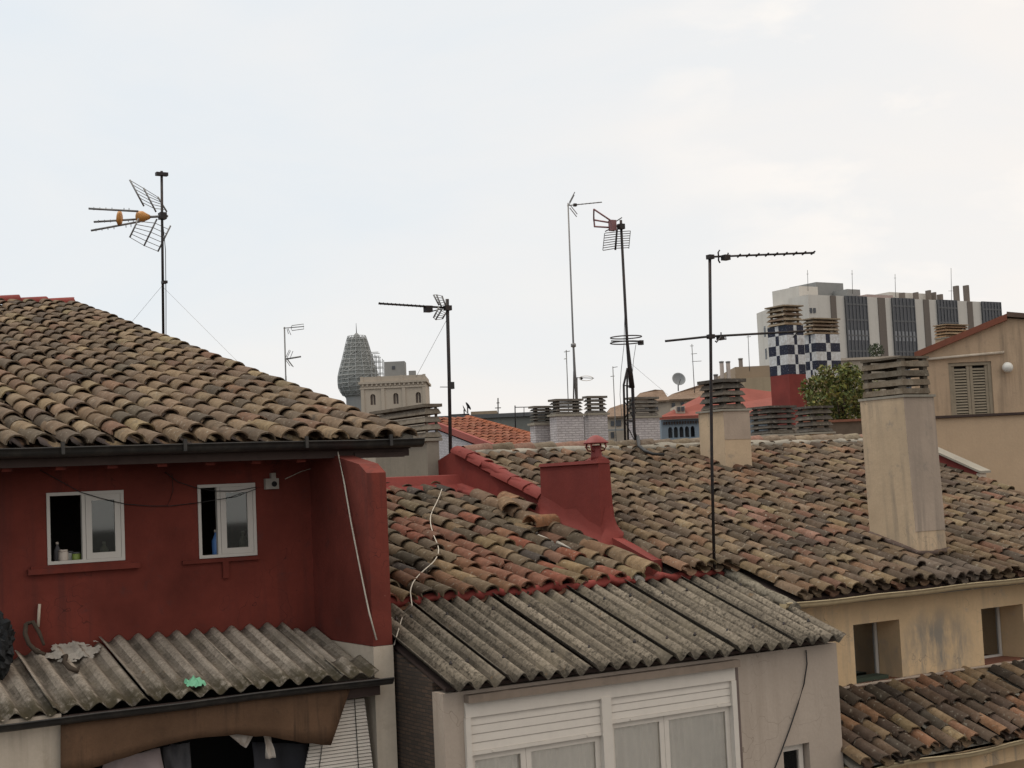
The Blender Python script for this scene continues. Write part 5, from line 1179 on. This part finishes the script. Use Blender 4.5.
# stone house with arched windows
cb_ = FL(395, 180); ch_ = thing('cream_building', cb_.o, 'cream stone building with three arched windows and stepped parapet', 'building')
m_ = cb_.mb(); a, b = cb_.p(360.5, 384), cb_.p(425, 384); za = cb_.p(395, 383).z
wn3 = [(cb_.p(x-2.4, 405), cb_.p(x+2.4, 396.5)) for x in (373, 396, 418.5)]
m_.box(a.x, 0, 0, b.x, 9, wn3[0][0].z-.0); 
xs_ = [a.x]+[v for p_, q_ in wn3 for v in (p_.x, q_.x)]+[b.x]
zlo = wn3[0][0].z; zhi = wn3[0][1].z
for i in range(len(xs_)-1):
    if i % 2 == 0: m_.box(xs_[i], 0, zlo, xs_[i+1], 9, za)
    else:
        xa, xb = xs_[i], xs_[i+1]; rr_ = (xb-xa)/2; cx_ = (xa+xb)/2
        m_.box(xa, 0, zhi+rr_+.02, xb, 9, za)
        for k in range(8):
            t0, t1 = math.pi*k/8, math.pi*(k+1)/8; m_.prism([(cx_-rr_*math.cos(t0), 0, zhi+rr_*math.sin(t0)), (cx_-rr_*math.cos(t1), 0, zhi+rr_*math.sin(t1)), (cx_-rr_*math.cos(t1), 0, zhi+rr_+.02), (cx_-rr_*math.cos(t0), 0, zhi+rr_+.02)], (0, .4, 0))
m_.build('wall', FARC, ch_)
for p_, q_ in wn3:
    m_ = cb_.mb(); m_.box(p_.x, .35, zlo, q_.x, .4, zhi+.7); wq = m_.build('window', paint('brown_shutter', (.12, .09, .075), .7), ch_)
    m_ = cb_.mb(); m_.box((p_.x+q_.x)/2-.05, .28, zlo, (p_.x+q_.x)/2+.05, .345, zhi+.3); m_.build('mullion', FARC, wq)
for f_ in (0.0, .315, .64, .955): m_ = cb_.mb(); x = a.x+(b.x-a.x)*f_; m_.box(x, -.14, 0, x+.42, -.003, za-.62); m_.build('pilaster', FARC, ch_)
m_ = cb_.mb(); m_.box(a.x-.12, -.18, za-.61, b.x+.12, -.003, za-.42); m_.build('string_course', FARC, ch_)
for k_ in range(14): m_ = cb_.mb(); x = a.x+(b.x-a.x)*(k_+.3)/14; m_.box(x, -.22, za-.30, x+.22, -.003, za-.004); m_.build('corbel', FARC, ch_)
m_ = cb_.mb(); m_.box(a.x-.25, -.3, za, b.x+.25, 9.2, za+.28); m_.build('cornice', FARC, ch_)
m_ = cb_.mb(); pz2 = za+.9
m_.box(a.x, -.05, za+.283, b.x, .2, pz2); m_.box(a.x, .2, za+.283, a.x+.25, 9, pz2); m_.box(b.x-.25, .2, za+.283, b.x, 9, pz2)
for f_ in (0, .27, .62, .97): x = a.x+(b.x-a.x)*f_; m_.box(x-.02, -.12, za+.284, x+.35, -.052, pz2+.06)
m_.build('parapet', FARC, ch_)
m_ = cb_.mb(); cb_.box(m_, 385, 382, 404.5, 361, 2.6, 4); rb_ = m_.build('roof_room', FARGREY, ch_)
m_ = cb_.mb(); cb_.box(m_, 392, 369.5, 395, 366, .1, 3.93); m_.build('window', FARG, rb_)
m_ = cb_.mb(); cb_.box(m_, 409, 380, 415.5, 370.5, .8, 3); m_.build('chimney', FARGREY, ch_)

# scaffolded tower
Dt = 230; tw = FL(357, Dt); wp = Dt/F
tow = thing('church_tower', tw.o, 'bulbous church tower wrapped in grey scaffolding and netting', 'tower')
def tz(y): return tw.p(357, y).z
cx_ = tw.p(357, 400).x
prof = [(13.5, 440), (13, 398), (14, 392), (16, 386), (16, 375), (13.5, 364), (11, 355), (7, 348), (4.5, 338), (3, 333), (1, 331)]
m_ = tw.mb(); m_.lathe([(13.5*wp, 0)]+[(r_*wp, tz(y)) for r_, y in prof], (cx_, 3, 0), 16); m_.build('tower_body', FARGREY, tow)
npf = [(13.5, 396), (17, 392), (20, 385), (20, 375), (18, 367), (15.5, 359), (13.2, 351), (10.8, 342), (9, 336), (7.3, 331)]
m_ = tw.mb(); rings = []
for r_, y in npf: rings.append([m_.av((cx_+r_*wp*math.cos(k*math.pi/8), 3+r_*wp*math.sin(k*math.pi/8), tz(y))) for k in range(16)])
for i in range(0, 8):
    for k in range(16): m_.idx((rings[i][k], rings[i][(k+1) % 16], rings[i+1][(k+1) % 16], rings[i+1][k]))
m_.build('netting', NET, tow)
m_ = tw.mb()
def rad(y):
    for (r0_, y0_), (r1_, y1_) in zip(npf, npf[1:]):
        if y1_ <= y <= y0_: return r0_+(r1_-r0_)*(y0_-y)/(y0_-y1_)
    return npf[0][0] if y > npf[0][1] else npf[-1][0]
ylv = [394-k*4.0 for k in range(16)]
for y in ylv:
    r_ = (rad(y)+.9)*wp; pts = [(cx_+r_*math.cos(k*math.pi/8), 3+r_*math.sin(k*math.pi/8), tz(y)) for k in range(17)]; m_.tube(pts, .045, 4)
for k in range(16):
    pts = [(cx_+(rad(y)+.9)*wp*math.cos(k*math.pi/8), 3+(rad(y)+.9)*wp*math.sin(k*math.pi/8), tz(y)) for y in ylv]; m_.tube(pts, .045, 4)
    for i in range(0, len(ylv)-1, 2):
        a0 = k*math.pi/8; a1 = (k+1)*math.pi/8; r0_, r1_ = (rad(ylv[i])+.9)*wp, (rad(ylv[i+1])+.9)*wp
        m_.tube([(cx_+r0_*math.cos(a0), 3+r0_*math.sin(a0), tz(ylv[i])), (cx_+r1_*math.cos(a1), 3+r1_*math.sin(a1), tz(ylv[i+1]))], .04, 4)
m_.build('scaffold', SCAF, tow)
m_ = tw.mb(); xa, xb = tw.p(373, 400).x, tw.p(384, 400).x
for y in (398, 392, 386, 380, 374, 368, 362, 357, 353):
    sh_ = max(0, (368-y))*.25*wp
    for yy in (0, 2.2): m_.tube([(xa, yy, tz(y)), (xb-sh_, yy, tz(y))], .06, 4)
for x in (0, .33, .66, 1):
    for yy in (0, 2.2): m_.tube([(xa+(xb-xa)*x, yy, tz(400)), (xa+(xb-xa)*x, yy, tz(353+x*7))], .06, 4)
m_.build('side_scaffold', SCAF, tow)
m_ = tw.mb(); m_.tube([(cx_, 3, tz(332)), (cx_, 3, tz(321))], [.08, .03], 5); m_.build('spire_rod', IRON, tow)
# ------------------------------------------------------------------ aerials
def depth(P): return (Vector(P)-O).dot(fwd)
VD = HF                                                            # horizontal direction of view, for parts that reach towards or away
def aerial(name, base, label, cat='antenna'): return thing(name, base, label, cat)
def rods(parent, name, segs, r_, mat, n=5):
    if name in ('director', 'reflector_bar', 'element', 'lattice_brace', 'whisker', 'upper_whisker') and len(segs) > 1:
        for s in segs: m_ = MB(); m_.tube(s, r_, n); m_.build(name, mat, parent)
        return
    m_ = MB()
    for s in segs: m_.tube(s, r_, n)
    return m_.build(name, mat, parent)
# 1 orange aerial on the left roof
B1 = PS(164.3, 338, (0, 13, ez), s1)+Vector((0, .05, -.1)); d1 = depth(B1); p = lambda x, y, o=0: PD(x, y, d1)+VD*o
a1 = aerial('tv_antenna', B1, 'orange three arm television aerial on a tall mast above the left roof')
rods(a1, 'mast', [[B1, p(161.6, 171)]], .021, IRON, 8)
m_ = MB(); c_ = p(161.7, 174.5); m_.box(c_.x-.09, c_.y-.04, c_.z-.02, c_.x+.09, c_.y+.04, c_.z+.03); c_ = p(162.5, 216); m_.box(c_.x-.05, c_.y-.06, c_.z-.05, c_.x+.05, c_.y+.06, c_.z+.05); m_.box(c_.x-.035, c_.y-.05, c_.z-1.03, c_.x+.035, c_.y+.05, c_.z-.99); m_.build('clamp', IRON, a1)
rods(a1, 'boom', [[p(168, 216), p(146, 217)]], .02, ALU)
rods(a1, 'arm', [[p(140, 212.5, -.10), p(91, 210, -.12)]], .017, ALU); rods(a1, 'arm', [[p(140, 217.4, .12), p(91, 220, .15)]], .017, ALU); rods(a1, 'arm', [[p(140, 221.5, 0), p(91, 230.5, 0)]], .017, ALU)
for arm_y, arm_o, yy in ((211, -.11, 210), (218.5, .13, 220), (225, 0, 230.5)):
    rods(a1, 'director', [[p(x, (arm_y+(yy-arm_y)*(136-x)/45), arm_o)+Vector((0, 0, .022)), p(x, (arm_y+(yy-arm_y)*(136-x)/45), arm_o)-Vector((0, 0, .022))] for x in (96, 102, 108, 114, 126, 131)], .006, ALU, 4)
m_ = MB(); c0, c1_ = p(136, 216.5), p(150, 217); ax_ = (c1_-c0).normalized()
m_.M = Matrix.Translation(c0) @ ax_.to_track_quat('Z', 'Y').to_matrix().to_4x4(); L_ = (c1_-c0).length; m_.lathe([(.04, 0), (.085, .02), (.085, L_*.5), (.06, L_*.7), (.03, L_)], (0, 0, 0), 14); m_.build('dipole_box', ORG, a1)
m_ = MB(); c0 = p(119.6, 218.3); m_.M = Matrix.Translation(c0) @ ax_.to_track_quat('Z', 'Y').to_matrix().to_4x4(); m_.lathe([(.06, -.035), (.105, -.02), (.105, .02), (.06, .035)], (0, 0, 0), 18); m_.build('spacer', ORG, a1)
def grid(parent, bars, n, r_, mat):
    """bars: list of (start,end); cross wires run through all of them"""
    rods(parent, 'reflector_bar', [list(b) for b in bars], r_*1.5, mat)
    rods(parent, 'reflector_wires', [[b[0].lerp(b[1], (k+.1)/n) for b in bars] for k in range(n)], r_*.62, mat, 4)
grid(a1, [(p(135, 184, -.3), p(149, 210, -.3)), (p(143.5, 188, 0), p(156, 212, 0)), (p(153, 193, .3), p(162, 208, .3))], 6, .009, ALU)
grid(a1, [(p(135, 241, -.3), p(144, 222, -.3)), (p(144, 246, 0), p(157, 219, 0)), (p(153, 248.5, .3), p(166, 222, .3))], 6, .009, ALU)
rods(a1, 'guy_wire', [[p(161.9, 286), PS(131, 323, (0, 13, ez), s1)]], .0025, GALV, 4); rods(a1, 'guy_wire', [[p(164, 288), PS(238, 362, (0, 13, ez), s1)]], .0025, GALV, 4)
rods(a1, 'cable', [[p(163, 220)+VD*-.03, p(165.5, 250), p(166, 300), p(166, 337)]], .006, CABLE, 4)
# 2 distant two tier aerial
d2 = 60; p = lambda x, y, o=0: PD(x, y, d2)+VD*o; B2 = p(286, 420)-Vector((0, 0, 5))
a2_ = aerial('tv_antenna', B2, 'distant two tier aerial rising behind the left roof slope')
rods(a2_, 'mast', [[B2, p(284.4, 327)]], .03, GALV, 6); rods(a2_, 'mast_stay', [[p(287.4, 420)-Vector((0, 0, 5)), p(286.2, 376)]], .02, GALV, 5)
rods(a2_, 'boom', [[p(283.5, 328.2), p(304, 326.5)]], .02, GALV); rods(a2_, 'dipole_loop', [[p(291, 327.5), p(292, 325.5), p(303.5, 324), p(303.8, 329), p(292, 330.5), p(291, 327.5)]], .015, GALV, 4)
rods(a2_, 'whisker', [[p(288, 328.5), p(291, 335)], [p(287, 329), p(288.5, 334)]], .014, GALV, 4)
rods(a2_, 'lower_boom', [[p(284.6, 359.3), p(301, 356.6)]], .035, GALV)
for sg_ in [[p(286.5, 359, o), p(290.5, 350.5, o)] for o in (-.3, 0)]+[[p(287.5, 359, o), p(293.5, 367, o)] for o in (-.3, 0)]+[[p(290, 358.5), p(293, 351)], [p(285.5, 359.5), p(290, 366)]]: rods(a2_, 'reflector_bar', [sg_], .013, GALV, 4)
# 3 log periodic aerial behind the red upstand
B3 = PY(450, 476, 18.1)-Vector((0, 0, .5)); d3 = depth(PY(450, 476, 18.1)); p = lambda x, y, o=0: PD(x, y, d3)+VD*o
a3 = aerial('tv_antenna', B3, 'dark mast with a long boom aerial pointing left, by the red parapet')
rods(a3, 'mast', [[B3, p(449.2, 380), p(447.2, 299)]], .026, IRON, 8)
rods(a3, 'boom', [[p(447.5, 307.8), p(378.5, 303.4)]], .016, IRON)
rods(a3, 'director', [[p(x, 303.4+(x-378.5)*.064, -.09), p(x, 303.4+(x-378.5)*.064, .09)] for x in range(380, 428, 4)], .011, IRON, 4)
m_ = MB(); c_ = p(428, 308); m_.box(c_.x-.05, c_.y-.05, c_.z-.06, c_.x+.05, c_.y+.05, c_.z+.03); m_.build('dipole_box', IRON, a3)
rods(a3, 'feeder', [[p(429, 309.5), p(433, 311), p(441, 309)]], .008, IRON, 4)
grid(a3, [(p(434.5, 297, -.25), p(440, 307.5, -.25)), (p(436.5, 294.5, 0), p(442, 308.3, 0)), (p(441, 293.5, .25), p(445, 304, .25))], 5, .008, ALU)
grid(a3, [(p(434.5, 320, -.25), p(440, 309, -.25)), (p(435.5, 320, 0), p(442.5, 308.5, 0)), (p(441.5, 317, .25), p(445.5, 310, .25))], 5, .008, ALU)
m_ = MB(); c_ = p(451, 385.5); m_.box(c_.x-.04, c_.y-.03, c_.z-.05, c_.x+.04, c_.y+.03, c_.z+.05); m_.build('amplifier', CABLE, a3)
m_ = MB(); c_ = p(447.6, 308); m_.box(c_.x-.05, c_.y-.04, c_.z-.035, c_.x+.05, c_.y+.04, c_.z+.035); m_.build('clamp', IRON, a3)
rods(a3, 'stub', [[p(450, 387), p(440, 387)]], .006, ALU, 4); rods(a3, 'guy_wire', [[p(446, 321), PD(416, 377, d3+3)]], .003, GALV, 4)
# 4 thin tall mast on the white brick chimney
d4 = depth(PY(577, 398, 25.25)); p = lambda x, y, o=0: PD(x, y, d4)+VD*o; B4 = PY(577.5, 412, 25.25)
a4 = aerial('tv_antenna', B4, 'very tall thin grey mast with a small aerial pointing right')
rods(a4, 'mast', [[B4, p(574.6, 370), p(573.2, 340), p(568, 203)]], [.03, .03, .021, .016], ALU, 7); rods(a4, 'mast_stay', [[p(573.5, 412), p(573.8, 372), p(574.6, 360)]], .016, ALU, 5)
rods(a4, 'boom', [[p(567.2, 205.6), p(602, 202.2)]], .012, ALU); rods(a4, 'reflector_bar', [[p(569, 204, o), p(574.5, 193.5, o)] for o in (-.15, .15)]+[[p(570, 206.5, o), p(577, 215.5, o)] for o in (-.15, .15)], .010, ALU, 4)
rods(a4, 'director', [[p(x, 205.6-(x-567)*.097, -.06), p(x, 205.6-(x-567)*.097, .06)] for x in range(578, 602, 4)], .007, ALU, 4)
m_ = MB(); c_ = p(575, 205); m_.box(c_.x-.03, c_.y-.03, c_.z-.03, c_.x+.03, c_.y+.03, c_.z+.03); m_.build('dipole_box', IRON, a4)
m_ = MB(); m_.lathe([(.02, -.05), (.055, -.03), (.055, .03), (.02, .05)], p(573.4, 345.3), 10); m_.build('collar', ALU, a4)
rods(a4, 'lower_boom', [[p(574.5, 377.5), p(594, 378.2)]], .008, ALU); rods(a4, 'side_rod', [[p(577, 378), p(577.4, 402)]], .014, ALU)
m_ = MB(); m_.lathe([(.01, -.03), (.035, 0), (.01, .03)], p(581.5, 378.3), 10); m_.build('lower_dipole', IRON, a4)
rods(a4, 'loop', [[p(586+7*math.cos(t*.5), 378.3+2.4*math.sin(t*.5)) for t in range(14)]], .006, CLOTHW, 4)
# 5 lattice mast with ring
B5 = PS(637, 446, RE, rs_); d5 = depth(B5); p = lambda x, y, o=0: PD(x, y, d5)+VD*o
a5 = aerial('tv_antenna', B5, 'dark mast on a lattice foot with faded red dipole and a ring aerial')
rods(a5, 'mast', [[p(632, 388), p(629.5, 365), p(627, 340), p(620.8, 220)]], [.044, .034, .023, .02], IRON, 8)
rods(a5, 'lattice_leg', [[p(627.5, 368), p(623.7, 385), p(625.2, 443)]], .018, IRON); rods(a5, 'lattice_leg', [[p(630, 368), p(632.5, 386), p(634.3, 432), p(637.5, 446)]], .026, IRON); rods(a5, 'lattice_leg', [[p(628.6, 368, .2), p(628.5, 386, .3), p(630, 442, .35)]], .016, IRON)
rods(a5, 'lattice_brace', [[p(623.8, 385.5), p(632.4, 386)], [p(624.6, 420), p(633.8, 421)], [p(625, 440), p(635.5, 441)], [p(624, 400), p(633, 418)], [p(633, 400), p(624.5, 420)], [p(624.8, 421), p(634.3, 440)], [p(628.4, 386, .3), p(633, 386)], [p(629.5, 421, .32), p(634, 421)]], .009, IRON, 4)
rods(a5, 'dipole_arm', [[p(593.4, 210.5, -.1), p(612, 221.5)]], .014, PINK); rods(a5, 'dipole_arm', [[p(594.5, 218.8, .1), p(612, 223)]], .014, PINK); rods(a5, 'dipole_arm', [[p(594.5, 226.6), p(612.5, 227.7)]], .014, PINK)
rods(a5, 'end_bar', [[p(593.4, 210.5, -.1), p(594.2, 218.8, .1), p(594.6, 226.8)]], .014, PINK)
m_ = MB(); c_ = p(612.5, 225.5); m_.box(c_.x-.045, c_.y-.045, c_.z-.08, c_.x+.045, c_.y+.045, c_.z+.08); m_.build('dipole_box', PINK, a5)
rods(a5, 'boom', [[p(612, 226), p(623, 226.6)]], .016, IRON); m_ = MB(); c_ = p(621, 226.6); m_.box(c_.x-.045, c_.y-.045, c_.z-.04, c_.x+.045, c_.y+.045, c_.z+.04); m_.build('clamp', IRON, a5)
rods(a5, 'reflector_bar', [[p(617, 229.5), p(615.3, 250)]], .016, IRON); rods(a5, 'reflector_wires', [[p(604.5-k*.25, 234.8+k*2.45, -.15), p(617-k*.2, 231.8+k*2.35, 0), p(631.2-k*.2, 229.2+k*2.4, .15)] for k in range(8)], .0065, ALU, 4)
rods(a5, 'reflector_frame', [[p(604, 234.8, -.15), p(602.2, 252, -.15)], [p(631.2, 229.2, .15), p(629.6, 247, .15)]], .007, ALU, 4)
rods(a5, 'upper_whisker', [[p(615, 222), p(622, 217.5)], [p(605, 231.5), p(612, 228)]], .008, IRON, 4)
for yy in (337.2, 342.6):
    cc = p(626, yy); rr_ = 15.6*d5/F; rods(a5, 'ring', [[cc+Vector((rr_*math.cos(t*math.pi/14), rr_*math.sin(t*math.pi/14), .0)) for t in range(29)]], .010, IRON, 5)
rods(a5, 'ring_arm', [[p(611, 341), p(641, 341.5)]], .010, IRON); m_ = MB(); c_ = p(640.7, 342.3); m_.box(c_.x-.035, c_.y-.03, c_.z-.04, c_.x+.035, c_.y+.03, c_.z+.03); m_.build('ring_box', IRON, a5)
rods(a5, 'cable', [[p(623.5, 258), p(625, 300), p(624, 345), p(621, 372), p(620, 395), p(622, 420)]], .005, GALV, 4); rods(a5, 'cable', [[p(636, 344), p(633.5, 360), p(632.5, 372)]], .005, GALV, 4)
rods(a5, 'hose', [[p(636, 440)+Vector((0, -.05, .05)), PS(639, 446, RE+Vector((0, 0, .14)), rs_), PS(645, 451, RE+Vector((0, 0, .14)), rs_), PS(653, 454, RE+Vector((0, 0, .14)), rs_), PS(664, 454.5, RE+Vector((0, 0, .14)), rs_)]], .026, CABLE, 6)
rods(a5, 'guy_wire', [[p(629, 362), PD(668, 395, d5+4)]], .0025, GALV, 4)
# 6 two boom aerial on the red mortar bead
B6 = PY(714.2, 577, 13.14); d6 = depth(B6); p = lambda x, y, o=0: PD(x, y, d6)+VD*o
a6 = aerial('tv_antenna', B6, 'near mast with two long horizontal boom aerials, standing on the red mortar line')
rods(a6, 'mast', [[B6-Vector((0, 0, .1)), p(711.8, 460), p(710.6, 337), p(709.7, 255)]], .018, IRON, 8)
rods(a6, 'boom', [[p(708, 257), p(814.4, 252.8)]], .0125, IRON); rods(a6, 'director', [[p(x, 257-(x-708)*.0395, -.10), p(x, 257-(x-708)*.0395, .10)] for x in (739, 748, 757.6, 767, 776, 785.5, 795, 804, 813)], .011, IRON, 5)
rods(a6, 'reflector_bar', [[p(719.6, 250), p(718.2, 252.5), p(718.6, 256.5), p(718.6, 260.5), p(720, 263)]], .010, IRON)
m_ = MB(); c_ = p(726, 257.6); m_.box(c_.x-.045, c_.y-.04, c_.z-.03, c_.x+.035, c_.y+.04, c_.z+.03); m_.build('dipole_box', IRON, a6); rods(a6, 'dipole', [[p(727, 257), p(728.3, 252.8)], [p(721.5, 259.5), p(724, 257)]], .009, IRON)
m_ = MB()
for y in (257, 336.6): c_ = p(710.2 if y < 300 else 710.8, y); m_.box(c_.x-.035, c_.y-.035, c_.z-.025, c_.x+.035, c_.y+.035, c_.z+.025)
m_.build('clamp', IRON, a6)
rods(a6, 'lower_boom', [[p(665, 341.2), p(710.6, 336.4), p(805, 331.2)]], .014, IRON)
m_ = MB(); c_ = p(720.5, 337.5); m_.box(c_.x-.03, c_.y-.04, c_.z-.03, c_.x+.03, c_.y+.04, c_.z+.025); m_.build('lower_dipole_box', IRON, a6)
rods(a6, 'lower_dipole', [[p(720.5, 337, -.05), p(714, 344, -.2), p(712.8, 342.5, -.2)], [p(721, 336, .05), p(728, 333.5, .2), p(728.5, 337.5, .2), p(722, 338.5)], [p(721, 337), p(721, 332.2)]], .008, IRON)
rods(a6, 'director', [[p(793, 337.5), p(797.5, 332.5)]], .008, IRON)
rods(a6, 'cable', [[p(711.5, 340), p(712.2, 400), p(711, 450), p(713.6, 480), p(712, 520), p(715.4, 560)]], .0055, GALV, 4)
# far small aerials
def tiny(x0, y0, x1, y1, D, bars, label, r_=.022, mat=GALV):
    p = lambda x, y, o=0: PD(x, y, D)+VD*o; b = p(x1, y1); t = aerial('tv_antenna', b, label); rods(t, 'mast', [[b-Vector((0, 0, .4 if x0 > 640 or x0 < 520 else 4)), p(x0, y0)]], r_, mat, 5)
    rods(t, 'element', [[p(a, b_), p(c, d_)] for a, b_, c, d_ in bars], r_*.7, mat, 4)
tiny(566.2, 350, 567.6, 408, 62, ((564, 352, 570, 351), (564, 359, 567, 358.6)), 'faint thin aerial just left of the very tall grey mast')
tiny(612.8, 366.5, 614.3, 408, 70, ((612.5, 367.5, 617.5, 366.8), (610.5, 376.5, 614.5, 376)), 'faint thin aerial between the tall grey mast and the lattice mast')
tiny(691.8, 344, 694.2, 386, 82, ((690, 346, 693.5, 345.8), (691, 354, 697, 353.5), (692, 361.5, 701.5, 361)), 'distant three bar aerial right of the round satellite dish')
tiny(748, 334.5, 749.2, 365, 93, ((746.5, 337, 751, 336.5),), 'thin aerial standing on the ochre brown block')
for x, yt, yb, lab in ((807.5, 270, 287, 'leftmost thin rod aerial on the big pale block'), (852, 270, 290, 'thin rod aerial left of centre on the big pale block'), (895, 274, 293, 'notched thin aerial at the middle of the big pale block'), (951, 268, 296, 'tallest thin aerial near the right end of the big pale block')):
    tiny(x, yt, x+.3, yb, 143, ((x-2.5, yb-5, x+1.5, yb-5.2),) if x > 900 else ((x-1, yt+4, x+1, yt+4),), lab, .026)
tiny(498, 398, 498, 420, 116, ((496.5, 403, 499.5, 402.8), (495, 408, 501, 407.8)), 'small dark aerial in the middle of the long grey roof', .05, IRON)
tiny(515, 405.5, 515, 418, 60, ((514.5, 407.3, 531, 407), (524, 407, 524, 417)), 'low dark bar aerial near the lowest white brick chimney', .025, IRON)
